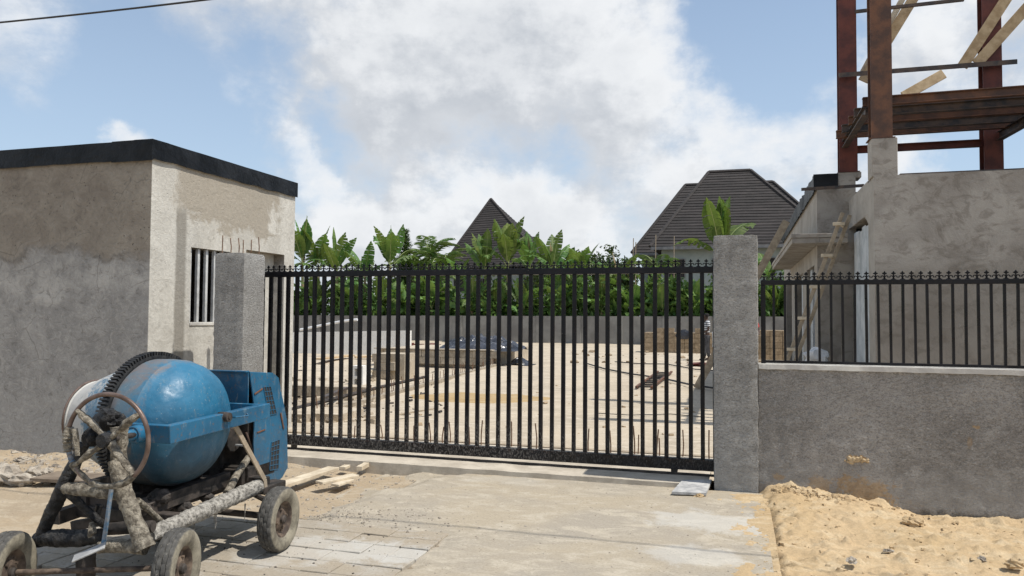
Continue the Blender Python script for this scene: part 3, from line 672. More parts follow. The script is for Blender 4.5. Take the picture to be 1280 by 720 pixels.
# ------------------------------------------------------------------ gate and fence
def finial_mb():
    """fleur on a stem with two scrolls, 72 mm wide, 85 mm tall, flat iron"""
    mb = MB(); th = .0045
    def strip(pts, w_):
        for i in range(len(pts)-1):
            a = Vector((pts[i][0], 0, pts[i][1])); b = Vector((pts[i+1][0], 0, pts[i+1][1])); mb.bar(a, b, th*2, w_, (0, 0, 1) if abs((b-a).normalized().z) < .9 else (1, 0, 0))
    for sg in (-1, 1):
        pts = []
        for k in range(10):
            an = math.radians(-100 + 300*k/9); rr_ = .0195*(1 - .05*k); pts.append((sg*(.0190 - rr_*math.cos(an)), .0215 + rr_*math.sin(an)*1.05))
        strip(pts, .009)
        strip([(sg*.003, .050), (sg*.013, .059), (sg*.0165, .053)], .008)
    mb.bar((0, 0, 0), (0, 0, .062), th*2, .010, (1, 0, 0))
    mb.bar((-.019, 0, .060), (.019, 0, .060), th*2, .007)
    n = mb.vadd([(0, -th, .055), (.010, -th, .066), (0, -th, .081), (-.010, -th, .066), (0, th, .055), (.010, th, .066), (0, th, .081), (-.010, th, .066)])
    mb.face((n, n+1, n+2, n+3)); mb.face((n+7, n+6, n+5, n+4))
    for i in range(4): j = (i+1) % 4; mb.face((n+i, n+4+i, n+4+j, n+j))
    return mb
gate = thing('sliding_gate', (-2.7, 7.65, .05), 'black steel sliding gate of vertical bars with a row of small scroll finials on top', 'gate')
GL, GR, GYc = -5.62, .12, 7.65
mb = MB(); mb.box((GL, GYc-.03, 2.035), (GR, GYc+.03, 2.098)); mb.build('top_rail', M['gate'], gate, bevel=.004)
mb = MB(); mb.box((GL, GYc-.033, .10), (GR, GYc+.033, .212)); mb.build('bottom_rail', M['gate'], gate, bevel=.005)
mb = MB(); mb.bar((GL, GYc, .056), (GR, GYc, .056), .03, .02); mb.build('track', M['darkiron'], gate)
mb = MB(); mb.box((-.020, -.019, 0), (.020, .019, 1.825)); b0 = mb.build('bar', M['gate'], gate, loc=(GL, GYc, .211), bevel=.003, local=True)
for i in range(1, 52):
    x = GL + .022 + .1172*i
    if x > GR: break
    o = dup(b0, Vector((x + rnd.uniform(-.003, .003), GYc+rnd.uniform(-.002, .002), .211)) - gate.location, rot=(rnd.uniform(-.002, .002), rnd.uniform(-.0022, .0022), rnd.uniform(-.03, .03)))
b0.location = Vector((GL+.02, GYc, .211)) - gate.location
fm = finial_mb(); f0 = fm.build('finial', M['gate'], gate, loc=(GL+.04, GYc, 2.097), local=True)
n = 1; x = GL+.04+.0735
while x < GR:
    if abs(x - (-1.9)) > 0: dup(f0, Vector((x, GYc+rnd.uniform(-.003, .003), 2.097)) - gate.location, rot=(0, rnd.uniform(-.06, .06), rnd.uniform(-.05, .05)))
    x += .0735 + rnd.uniform(-.001, .001)
for x in (-4.9, -.6):
    mb = MB(); R_ = Matrix.Translation((x, GYc, .085)) @ Matrix.Rotation(PI/2, 4, 'Z'); mb.lathe([(-.014, .0), (-.014, .034), (-.006, .026), (.006, .026), (.014, .034), (.014, 0)], 16, mat=R_); mb.build('wheel', M['darkiron'], gate, smooth=True)

fence = thing('fence_panel', (.2, 7.44, 1.17), 'black steel bar fence with scroll finials set on the low cement wall', 'fence')
FY = 7.44; FX0, FX1 = .215, 7.1
mb = MB(); mb.box((FX0, FY-.022, 1.905), (FX1, FY+.022, 1.948)); mb.build('top_rail', M['fence'], fence, bevel=.003)
mb = MB(); mb.box((FX0, FY-.016, 1.178), (FX1, FY+.016, 1.203)); mb.build('bottom_rail', M['fence'], fence, bevel=.002)
mb = MB(); mb.box((FX0+.0, FY-.020, 1.16), (FX0+.042, FY+.020, 1.904)); mb.build('post', M['fence'], fence, bevel=.003)
mb = MB(); mb.box((-.011, -.011, 0), (.011, .011, .70)); b1 = mb.build('bar', M['fence'], fence, loc=(FX0+.115, FY, 1.204), bevel=.002, local=True)
x = FX0+.115+.099
while x < FX1-.02:
    dup(b1, Vector((x, FY, 1.204)) - fence.location, rot=(0, rnd.uniform(-.006, .006), rnd.uniform(-.1, .1))); x += .0992
f1 = bpy.data.objects.new('finial', f0.data.copy()); COL.objects.link(f1); f1.parent = fence; f1.data.materials[0] = M['fence']; f1.location = Vector((FX0+.03, FY, 1.947)) - fence.location
x = FX0+.03+.0735
while x < FX1:
    dup(f1, Vector((x, FY, 1.947)) - fence.location, rot=(0, rnd.uniform(-.03, .03), 0)); x += .0735

# ------------------------------------------------------------------ building under construction on the right
BX, BY = 1.848, 11.5
bd = thing('unfinished_building', (BX, BY, 0), 'unfinished plastered building behind the fence, with a canopy and rusty steel frame going up', 'building')
mb = MB(); wall(mb, (BX, BY, -.2), (1, 0), 8.5, 3.80, .24); 
mb.quad((BX+8.5, BY+.24, -.2), (BX+8.5, 24, -.2), (BX+8.5, 24, 3.6), (BX+8.5, BY+.24, 3.6)); mb.build('front_wall', M['rplaster'], bd, bevel=.012)
mb = MB(); mb.box((BX+.003, BY+.245, -.2), (BX+.26, BY+.52, 3.58)); mb.box((BX+.003, BY+.522, 3.13), (BX+.26, 14.0, 3.62))
for k in range(6):      # haunch under the beam
    a = BY+.522 + .06*k; mb.box((BX+.004, a, 3.13-.13*(1-k/6)**1.5), (BX+.259, a+.06, 3.131))
mb.box((BX+.30, 13.15, -.2), (BX+.9, 13.38, 3.3)); mb.build('side_frame', M['rplaster'], bd, bevel=.01)
BLX = 1.343
mb = MB()
wall(mb, (BLX+.002, 14.0, -.2), (1, 0), .62, 4.26, .2)
wall(mb, (BLX, 23.6, -.2), (0, -1), 9.597, 4.26, .2, [(7.55, 9.05, .25, 2.75), (4.2, 6.6, .25, 2.75), (1.0, 3.2, .25, 2.75)])
mb.quad((BLX+3, 23.6, -.2), (BLX, 23.6, -.2), (BLX, 23.6, 4.06), (BLX+3, 23.6, 4.06))
mb.build('wing_wall', M['rplaster'], bd, bevel=.01)
mb = MB(); mb.box((BX+.27, BY+.25, 3.40), (10.3, 23.5, 3.50)); mb.box((BLX+.21, 14.21, 3.7), (10.2, 23.5, 3.8)); mb.box((BLX+1.6, 13.4, -.1), (BLX+1.7, 23.5, 3.6)); mb.build('slab', M['black'], bd)
c1 = membrane((BLX, 23.6, 0), (BLX, 13.98, 0), 3.80, 4.10, (-1, 0, 0), 11, bd, nm='flashing', amp=4); membrane((BLX-.02, 14.0, 0), (BLX+.34, 14.0, 0), 3.84, 4.10, (0, -1, 0), 12, bd, lip=.3, nm='flashing')
mb = MB(); mb.box((.90, 13.55, 2.85), (BLX+.28, 13.99, 2.955)); mb.quad((0, 0, 0), (0, 0, 0), (0, 0, 0), (0, 0, 0))
mb = MB(); mb.box((.90, 13.55, 2.86), (BLX-.004, 20.9, 2.95)); mb.box((BLX-.003, 13.551, 2.861), (1.78, 13.995, 2.949)); mb.box((.885, 13.53, 2.951), (.96, 20.9, 3.02)); mb.box((.961, 13.53, 2.952), (1.78, 13.61, 3.018)); mb.build('canopy', M['rplaster'], bd, bevel=.008)
# roofing sheets stood in the side opening
for k in range(6):
    mb = MB(); a = 12.05 + .31*k; n = 6
    for i in range(n):
        y0 = a + .31*i/n; y1 = a + .31*(i+1)/n; xo = BX+.07+.012*(k % 2); e = .014
        ym = (y0+y1)/2
        mb.quad((xo, y0, -.1), (xo-e, ym, -.1), (xo-e, ym, 3.0+.02*(k % 3)), (xo, y0, 3.0+.02*(k % 3))); mb.quad((xo-e, ym, -.1), (xo, y1, -.1), (xo, y1, 3.0+.02*(k % 3)), (xo-e, ym, 3.0+.02*(k % 3)))
    mb.build('cladding_sheet', M['sheet'], bd)
for k, (a, wd) in enumerate(((14.12, .22), (15.6, .5), (17.6, .5))):
    mb = MB(); mb.box((BLX+.06, a, .05), (BLX+.1, a+wd, 2.54)); mb.build('door_panel', M['sheet'], bd)
# steel frame
mb = MB(); 
ped = MB(); ped.box((1.822, 11.505, 3.585), (2.158, 11.83, 4.13)); ped.build('pedestal', M['rplaster'], bd, bevel=.012)
ped = MB(); ped.box((1.68, 14.01, 4.02), (2.06, 14.4, 4.12)); ped.build('pedestal', M['rplaster'], bd, bevel=.01)
def column(x, y, z0, z1, w_, d_, mat):
    m_ = MB(); tk = .018; zc = (z0+z1)/2
    m_.box((x-w_/2, y-d_/2, z0), (x+w_/2, y-d_/2+tk, z1)); m_.box((x-w_/2, y+d_/2-tk, z0), (x+w_/2, y+d_/2, z1)); m_.box((x-tk/2, y-d_/2+tk+.001, z0), (x+tk/2, y+d_/2-tk-.001, z1))
    m_.box((x-w_/2-.03, y-d_/2-.03, z0-.012), (x+w_/2+.03, y+d_/2+.03, z0-.0005))
    return m_.build('column', mat, bd)
column(1.965, 11.66, 4.142, 7.6, .275, .26, M['rustbrown']); column(1.86, 14.15, 4.133, 8.4, .29, .26, M['rust']); column(4.06, 14.15, 3.9, 8.4, .28, .26, M['rust'])
column(4.9, 11.66, 3.62, 7.6, .275, .26, M['rustbrown'])
for k, (y, xa, mt, zz) in enumerate(((11.95, 1.66, 'rustbrown', 4.77), (12.35, 1.60, 'steel', 4.72), (12.80, 1.58, 'rustbrown', 4.72), (13.25, 1.54, 'steel', 4.70), (13.65, 1.50, 'rustbrown', 4.70))):
    m_ = MB(); m_.ibeam((xa+.12, y, zz), (6.2, y, zz+.02), .10, .13, .014); m_.build('floor_beam', M[mt], bd)
m_ = MB(); m_.ibeam((2.01, 14.15, 4.53), (3.91, 14.15, 4.53), .10, .12, .012); m_.build('floor_beam', M['rust'], bd)
m_ = MB(); m_.ibeam((1.80, 11.80, 4.60), (1.80, 14.0, 4.60), .10, .12, .012); m_.build('cross_beam', M['steel'], bd)
m_ = MB(); m_.ibeam((4.28, 11.80, 4.60), (4.14, 14.0, 4.60), .10, .14, .012); m_.build('cross_beam', M['steel'], bd)
a, b = T(1045, 88, 13.93), T(1267, 68, 13.93); m_ = MB(); m_.bar(a, b, .05, .05); m_.bar(a+Vector((0, -.03, -.02)), b+Vector((0, -.03, -.02)), .008, .075); m_.build('angle_bar', M['steel'], bd)
a, b = T(1064, 9, 13.93), T(1200, -8, 13.93); m_ = MB(); m_.bar(a, b, .05, .05); m_.build('angle_bar', M['steel'], bd)
a, b = T(1000, 232, 13.72), T(1078, 226, 13.72); m_ = MB(); m_.bar(a, b, .06, .045); m_.build('angle_bar', M['steel'], bd)
m_ = MB(); m_.bar((2.2, 11.62, 3.615), (9.6, 11.62, 3.63), .08, .03); m_.build('edge_strip', M['steel'], bd)
for (ua, va, ub, vb, y, w_) in ((1138, -4, 1071, 96, 14.32, .17), (1124, -6, 1086, 60, 14.42, .10)):
    pass
def plank(ua, va, ub, vb, ta, tb, w_, th, label, mat='wood', ext=0, up=(0, 0, 1)):
    a, b = T(ua, va, ta), T(ub, vb, tb); d = (b-a).normalized(); a = a - d*ext
    m_ = MB(); c = (a+b)/2; n_ = Vector((0, -1, 0)); m_.bar(a, b, th, w_, d.cross(n_) if abs(d.cross(n_).z) > 0 else (0, 0, 1))
    o = m_.build('timber_plank', M[mat], None, loc=b, bevel=.004); tag(o, label, 'plank', 'planks on the steel frame'); return o
plank(1133, -2, 1075, 96, 14.33, 14.33, .17, .03, 'steep timber plank standing between the left and front rusty columns', ext=.8)
plank(1115, 8, 1075, 84, 14.40, 14.40, .10, .03, 'narrow plank half hidden behind the front brown column', 'woodpale', ext=.5)
plank(1250, -5, 1199, 76, 13.99, 13.99, .17, .03, 'left one of two parallel planks leaning past the right column', ext=.9)
plank(1284, -5, 1217, 72, 13.995, 13.995, .17, .03, 'right one of two parallel planks leaning past the right column', ext=.9)
plank(1176, 85, 1126, 114, 13.72, 13.55, .16, .03, 'short timber plank lying slanted above the stacked floor beams')
# ladder knocked together from sticks
a0, a1 = T(1053, 262, 13.0), T(986, 448, 13.0); d = (a1-a0).normalized()
a1 = a0 + d*((a0.z+.05)/-d.z)
lad = thing('wooden_ladder', a1, 'rough home made wooden ladder leaning on the side beam of the unfinished building', 'ladder')
for k, off_ in enumerate((Vector((-.03, -.17, 0)), Vector((.12, .17, 0)))):
    m_ = MB(); m_.bar(a0+off_, a1+off_, .045, .06, (1, 0, 0)); m_.build('rail', M['woodgrey'], lad, bevel=.004)
for k in range(7):
    p = a0.lerp(a1, .06 + .15*k); m_ = MB(); m_.bar(p + Vector((-.11, -.20, .02)), p + Vector((.06, -.20, .02)), .05, .05); m_.bar(p + Vector((.0, -.20, .02)), p + Vector((.10, .20, .02)), .04, .045); m_.build('rung', M['woodpale'], lad, bevel=.003)
a, b = T(982, 272, 17.5), T(944, 345, 17.5); d = (b-a).normalized(); b = a + d*((a.z)/-d.z)
m_ = MB(); m_.bar(a, b, .10, .16, (1, 0, 0)); tag(m_.build('timber_pole', M['woodgrey'], None, loc=b), 'long dark timber leaning on the far canopy end, right of the tall pillar', 'timber')
# sacks and rubble heap at the foot of the ladder
def blob(name, c, r, mat, seed, sub=12, parent=None, amp=.35, sc=2.2, flat=.15, ang=True, loc=None):
    mb = MB(); c = Vector(c); n = sub
    for j in range(n+1):
        th = PI*j/n
        for k in range(2*n):
            ph = PI*k/n; d = Vector((math.sin(th)*math.cos(ph), math.sin(th)*math.sin(ph), math.cos(th)))
            q = 1 + amp*mn.fractal(d*sc + Vector((seed*3.1, seed, 0)), .8, 2, 3)
            if ang: q = round(q*7)/7*.5 + q*.5
            p = Vector((d.x*r[0], d.y*r[1], d.z*r[2]))*q; p.z = max(p.z, -r[2]*(1-flat)); mb.v.append(tuple(c+p))
    for j in range(n):
        for k in range(2*n): a = j*2*n+k; b = j*2*n+(k+1) % (2*n); mb.face((a, a+2*n, b+2*n, b))
    return mb.build(name, mat, parent, smooth=not ang, loc=loc if loc is not None else c)
for k, (u, z, t, r, lb) in enumerate(((1022, .16, 13.6, (.19, .15, .13), 'crumpled white sack on the ground right of the wooden ladder'), (1010, .9, 15.0, (.2, .15, .14), None))):
    if lb: o = blob('cement_sack', T(u, 440, t), r, M['white'], k+2, 10, ang=False); tag(o, lb, 'sack')

# ------------------------------------------------------------------ back boundary wall
bw = thing('back_wall', (-10, 44, 0), 'long grey boundary wall across the far end of the yard, banana plants behind it', 'wall')
xs = np.arange(-34, 16.1, 2.5)
for i in range(len(xs)-1):
    h = 1.60 + (xs[i]+14)*.004
    m_ = MB(); m_.box((xs[i]+.006, 44, -.3), (xs[i+1]-.006, 44.2, h)); m_.build('wall_panel', M['backwall'], bw)
    m_ = MB(); m_.box((xs[i]-.11, 43.93, -.3), (xs[i]+.11, 44.25, h+.012)); m_.build('wall_post', M['backwall'], bw)
m_ = MB(); m_.box((-34.0, 8.6, -.3), (-33.8, 44, 1.6)); m_.build('wall_panel', M['backwall'], bw)

# ------------------------------------------------------------------ things in the yard
def block_mb(l=.45, h=.225, d=.22):
    m_ = MB(); m_.box((-l/2+.006, -d/2, .004), (l/2-.006, d/2, h-.004)); return m_
def block_row(root, x0, y, z0, n, rows, mat, skip=(), dxy=(1, 0), half=True):
    src = block_mb().build('block', mat, root, local=True); first = True
    ang = math.atan2(dxy[1], dxy[0])
    for j in range(rows):
        for i in range(n):
            if (i, j) in skip: continue
            off_ = .225 if half and j % 2 else 0
            p = Vector((x0 + dxy[0]*(.45*i+.225+off_), y + dxy[1]*(.45*i+.225+off_) + rnd.uniform(-.012, .012), z0 + .225*j)) - world_loc(root)
            if first: o = src; first = False
            else: o = src.copy(); COL.objects.link(o)
            o.location = p; o.rotation_euler = (0, 0, ang + rnd.uniform(-.02, .02))
# stack on the right
a = G(806, 438); bs = thing('block_stack', a, 'long stack of brown cement blocks at the far right of the yard', 'block stack')
block_row(bs, a.x, a.y, -.02, 7, 5, M['block'], skip=((6, 4), (0, 4), (3, 4), (4, 4)), half=False)
m_ = MB(); m_.box((a.x+.02, a.y+.12, 0), (a.x+3.12, a.y+1.1, .89)); m_.build('inner_blocks', M['block'], bs)['kind'] = 'stuff'
q = G(940, 446); b2 = thing('block_stack', q, 'stack of brown cement blocks seen through the fence beside the wooden ladder', 'block stack')
block_row(b2, q.x-.2, q.y+.6, -.02, 6, 5, M['block'], half=False)
m_ = MB(); m_.box((q.x-.18, q.y+.72, 0), (q.x+2.4, q.y+1.5, 1.11)); m_.build('inner_blocks', M['block'], b2)['kind'] = 'stuff'
o = blob('black_cloth', T(855, 416, a.y-.16), (.30, .05, .22), M['tarp'], 5, 10, ang=False); tag(o, 'black cloth hung over the long brown block stack', 'cloth')
# plinth with the tarp
f1_ = thing('foundation_plinth', (-11.5, 23.2, 0), 'low raised block plinth with a pale screed top, left of the open yard', 'foundation')
block_row(f1_, -11.6, 23.2, .0, 9, 2, M['blockgrey'], half=True)
m_ = MB(); m_.box((-11.7, 23.33, -.1), (-7.5, 27.2, .462)); m_.box((-11.75, 23.05, .463), (-7.55, 23.32, .50)); m_.build('screed', M['yard'], f1_)
def heap(name, cx, cy, rx, ry, h, mat, seed, z0=0, rough=.5, step=.05):
    nx = int(2*rx/step); ny = int(2*ry/step); X, Y = np.meshgrid(np.linspace(cx-rx, cx+rx, nx), np.linspace(cy-ry, cy+ry, ny))
    R2 = ((X-cx)/rx)**2 + ((Y-cy)/ry)**2
    Z = z0 + h*np.clip(1 - R2 + fbm(X+seed, Y, 1.4, 4)*1.2, -.05, 1.3)*(.65 + fbm(X, Y+seed, 2.2, 5, .65)*rough*2.2) 
    V = np.stack([X, Y, Z], -1).reshape(-1, 3) - np.array([cx, cy, z0])
    i = np.arange((ny-1)*nx).reshape(ny-1, nx)[:, :-1].ravel(); Fq = np.stack([i, i+1, i+nx+1, i+nx], 1)
    zc = V[:, 2]; keep = (zc[Fq] > -.02).any(1)
    me = bpy.data.meshes.new(name); me.from_pydata(V.tolist(), [], Fq[keep].tolist()); me.materials.append(mat)
    o = bpy.data.objects.new(name, me); COL.objects.link(o); o.location = (cx, cy, z0); return o
q = T(605, 440, 24.4); tag(heap('tarpaulin', q.x, 24.4, 1.45, 1.25, .60, M['tarp'], 3, .47, .45), 'crumpled black plastic sheet heaped on the end of the block plinth', 'tarpaulin')
q = G(652, 455); tag(heap('tarpaulin', q.x, q.y, .42, .5, .34, M['tarp'], 8, 0, .8), 'small black plastic bundle on the yard floor right of the big heap', 'tarpaulin')
# white plastered low wall, far left
a, b = T(385, 442, 27.5), T(512, 442, 27.5)
m_ = MB(); za, zb = T(390, 419, 27.5).z, T(512, 415, 27.5).z
P = [(a.x-6, 27.5, -.2), (b.x, 27.5, -.2), (b.x, 27.5, zb), (a.x-6, 27.5, za-.15), (a.x-6, 27.75, -.2), (b.x, 27.75, -.2), (b.x, 27.75, zb), (a.x-6, 27.75, za-.15)]
n = m_.vadd(P)
for f in ((0, 1, 2, 3), (5, 4, 7, 6), (1, 5, 6, 2), (4, 0, 3, 7), (3, 2, 6, 7)): m_.face([n+i for i in f])
tag(m_.build('garden_wall', M['whitewall'], None, loc=(b.x, 27.5, 0)), 'pale low wall end behind the block foundations at the left of the yard', 'wall')
m_ = MB(); q = T(376, 430, 26); m_.tube([(q.x, 26, 1.0), (q.x+1.9, 25.9, 1.35), (q.x+2.6, 25.8, 1.42)], .05, 8); tag(m_.build('plastic_pipe', M['white'], None, loc=(q.x, 26, 1)), 'white pipe lying slanted over the pale low wall', 'pipe')
# half built foundation walls on the left
for (u0, u1, v, hgt, lb) in ((369, 455, 493, 1, 'second row of low block foundation walls seen through the left bars of the gate'), (362, 412, 530, 1, 'nearest low block foundation wall, just past the gatehouse'), (470, 500, 470, 3, 'short block pier left of the block plinth')):
    a, b = G(u0, v), G(u1, v); nb = max(1, int((b.x-a.x)/.45)); ex = 3 if u0 < 400 else 0
    r_ = thing('foundation_wall', (b.x, b.y, 0), lb, 'foundation'); block_row(r_, b.x-.45*(nb+ex)-.3, b.y, -.12, nb+ex, hgt, M['blockgrey'])
    m_ = MB(); m_.box((b.x-.45*(nb+ex)-.35, b.y+.10, -.2), (b.x+.12, b.y+.9, .225*hgt-.13)); m_.build('mortar_fill', M['yard'], r_)
# a cement block stood on end with its two hollow cores to the viewer
q = G(448, 489); hb = thing('hollow_block', (q.x, q.y, 0), 'hollow cement block standing on end beside the left foundation walls', 'block')
m_ = MB(); W_, H_, Dp = .26, .50, .22
for (x0_, x1_, z0_, z1_) in ((-W_/2, -W_/2+.06, 0, H_), (W_/2-.06, W_/2, 0, H_), (-W_/2+.06, W_/2-.06, 0, .06), (-W_/2+.06, W_/2-.06, H_/2-.03, H_/2+.03), (-W_/2+.06, W_/2-.06, H_-.06, H_)):
    m_.box((q.x+x0_, q.y, z0_), (q.x+x1_, q.y+Dp, z1_))
m_.build('shell', M['whitewall'], hb); m_ = MB(); m_.box((q.x-.1, q.y+.15, .01), (q.x+.1, q.y+.2, H_-.02)); m_.build('core', M['black'], hb)
# strip foundation with starter bars
fb = thing('ground_beam', (-6.5, 12, 0), 'long strip foundation with short starter bars running back along the yard floor', 'foundation')
e0, e1 = Vector((-6.39, 9.94, 0)), Vector((-7.54, 23.57, 0))
m_ = MB(); m_.bar(e0 + Vector((0, 0, -.02)), e1 + Vector((0, 0, -.02)), .16, .14, (0, 0, 1)); m_.build('beam', M['darkiron'] if 0 else M['blockgrey'], fb)
m_ = MB(); m_.tube([e0+Vector((-.3, 0, .10)), e0.lerp(e1, .3)+Vector((-.25, 0, .13)), e0.lerp(e1, .5)+Vector((-.22, 0, .12))], .035, 6); m_.build('form_rail', M['darkiron'], fb)
m_ = MB(); m_.tube([(0, 0, 0), (.003, 0, .13), (.008, .002, .24)], .0075, 5); r0 = m_.build('rebar', M['rebar'], fb, loc=(0, 0, 0))
for i in range(60):
    p = e0.lerp(e1, (i+.5)/60) + Vector((rnd.uniform(-.03, .05), 0, .04)); 
    if i == 0: r0.location = p - fb.location
    else: dup(r0, p - fb.location, rot=(rnd.uniform(-.12, .12), rnd.uniform(-.12, .12), rnd.uniform(0, 6)), sc=(1.2, 1.2, rnd.uniform(.6, 1.2)))
# kerb beam behind the gate with starter bars
kb = thing('ground_beam', (-2.7, 8.5, 0), 'low ground beam right behind the gate with upright starter bars', 'foundation')
m_ = MB(); m_.box((-6.0, 8.45, -.2), (1.4, 8.62, .055)); m_.build('beam', M['ledge'], kb)
m_ = MB(); m_.bar((-6.0, 8.28, .045), (1.2, 8.30, .045), .05, .05); m_.build('form_rail', M['steel'], kb)
m_ = MB(); m_.bar((-5.8, 8.80, .03), (.9, 8.75, .03), .09, .035); m_.build('form_board', M['woodgrey'], kb)
for i, (u, hh) in enumerate(((520, .2), (541, .24), (565, .26), (590, .22), (604, .3), (642, .3), (673, .3), (707, .3), (738, .26), (766, .26), (796, .32), (800, .22), (823, .3), (827, .2), (856, .3), (889, .32), (556, .2), (480, .18), (445, .16))):
    q = T(u, 560, 8.53 + .03*(i % 3)); m_ = MB(); m_.tube([(q.x, q.y, .0), (q.x+rnd.uniform(-.01, .01), q.y, hh*.6), (q.x+rnd.uniform(-.025, .025), q.y, hh+.05)], .0075, 6); m_.build('rebar', M['rebar'], kb)
# welded ladder frame lying on the floor
sf = thing('steel_ladder', (-2.0, 19.5, 0), 'rusty steel ladder frame lying flat on the yard floor', 'ladder')
L0, L1, R0, R1 = G(797, 482, .05), G(824, 462, .05), G(816, 482, .05), G(841, 462, .05)
for p, q in ((L0, L1), (R0, R1)): m_ = MB(); m_.bar(p, q, .05, .05); m_.build('rail', M['rustbrown'], sf)
for k in range(9): m_ = MB(); m_.bar(L0.lerp(L1, (k+.3)/9), R0.lerp(R1, (k+.3)/9), .09, .03); m_.build('rung', M['darkiron'], sf)
# loose boards, block pieces and sticks lying between the foundations
for k, (ua, va, ub, vb, w_, th, mt, lb) in enumerate(((398, 452, 440, 447, .35, .05, 'wood', 'wide timber board lying before the pale low wall'), (445, 449, 502, 446, .3, .05, 'wood', 'wide timber board lying left of the plinth end'),
     (372, 512, 402, 500, .12, .05, 'woodgrey', 'grey stick on the rubble at the left of the yard'), (400, 503, 434, 488, .10, .05, 'steel', 'dark bar lying along the strip foundation'), (455, 472, 470, 462, .14, .06, 'woodpale', 'short pale board leaning near the hollow block'), (500, 520, 545, 512, .05, .02, 'woodgrey', 'thin stick on the open yard floor'))):
    a, b = G(ua, va, .06), G(ub, vb, .10); m_ = MB(); m_.bar(a, b, w_, th); tag(m_.build('loose_board', M[mt], None, loc=a), lb, 'board')
def _sc(name, mat, n, u0, u1, v0, v1, smin, smax, seed):
    r = random.Random(seed); m_ = MB()
    for _ in range(n):
        q = G(r.uniform(u0, u1), r.uniform(v0, v1)); s_ = smin + (smax-smin)*r.random()**2.5; z = float(h_yard(np.array([q.x]), np.array([q.y]))[0])
        R_ = Matrix.Translation((q.x, q.y, z+s_*.2)) @ Matrix.Rotation(r.uniform(0, 6), 4, 'Z') @ Matrix.Rotation(r.uniform(-.6, .6), 4, 'X'); a = s_*r.uniform(.5, 1); b = s_*r.uniform(.4, .8); m_.box((-a, -b, -s_*.3), (a, b, s_*.3), mat=R_)
    o = m_.build(name, mat); o['kind'] = 'stuff'
_sc('yard_rubble', M['blockgrey'], 420, 362, 470, 470, 530, .02, .13, 1); _sc('yard_rubble', M['darkiron'], 160, 365, 560, 448, 520, .02, .07, 2); _sc('yard_rubble', M['block'], 90, 480, 900, 430, 545, .01, .06, 3); _sc('yard_rubble', M['block'], 60, 700, 960, 438, 452, .03, .16, 4)
_sc('yard_rubble', M['rust'], 60, 508, 556, 432, 436, .04, .16, 5)
# hoses
def hose(name, pts, r, mat, label, cat='hose'):
    P = [G(u, v, r) + Vector((0, 0, .015)) for u, v in pts]; m_ = MB(); m_.tube(P, r, 6, sub=3); o = m_.build(name, mat, None, smooth=True, loc=P[0]); tag(o, label, cat)
hose('hose', [(736, 454), (757, 460), (790, 466), (830, 471), (862, 478), (905, 484)], .022, M['cable'], 'dark hose lying across the yard floor towards the right pillar')
hose('hose', [(770, 451), (800, 453), (835, 453), (870, 459), (905, 461)], .018, M['cable'], 'thinner dark hose behind the steel ladder frame')
hose('hose', [(745, 516), (790, 518), (840, 516), (880, 519)], .007, M['cable'], 'thin cable on the screed near the gate', 'cable')
o = blob('red_rope', G(878, 452, .05), (.45, .35, .06), M['rust'], 4, 8); tag(o, 'flat pile of dull red rope by the feet of the person', 'rope')

# pieces on the near ground
def timber(name, ua, va, ub, vb, w_, th, z, label, mat='woodpale', cat='timber offcut'):
    a, b = G(ua, va, z), G(ub, vb, z); m_ = MB(); d = b-a; n_ = 6; x = d.cross(Vector((0, 0, 1))).normalized()
    sec = []
    for i in range(n_+1):
        p = a + d*i/n_; k = 1 + .12*mn.noise(Vector((i*.9, ua, 0)))
        sec.append(m_.vadd([p + x*w_/2*k, p - x*w_/2*k, p - x*w_/2*k + Vector((0, 0, th)), p + x*w_/2*k + Vector((0, 0, th))]))
    for i in range(n_):
        for k in range(4): j = (k+1) % 4; m_.face((sec[i]+k, sec[i+1]+k, sec[i+1]+j, sec[i]+j))
    m_.face([sec[0]+k for k in (0, 1, 2, 3)]); m_.face([sec[-1]+k for k in (3, 2, 1, 0)])
    tag(m_.build(name, M[mat], None, loc=a, bevel=.003), label, cat)
timber('timber_board', 340, 618, 420, 590, .13, .030, .01, 'long pale board on the dirt pointing at the threshold, right of the mixer')
timber('timber_board', 402, 608, 448, 598, .11, .022, .012, 'short flat board beside the long pale board')
timber('timber_board', 422, 611, 441, 604, .09, .022, -.01, 'smallest broken board, in front of the short flat one')
timber('timber_block', 452, 591, 464, 584, .06, .045, -.01, 'small square timber block near the end of the threshold step')
timber('timber_block', 431, 590, 437, 587, .07, .03, -.01, 'chip of wood next to the tip of the long board')
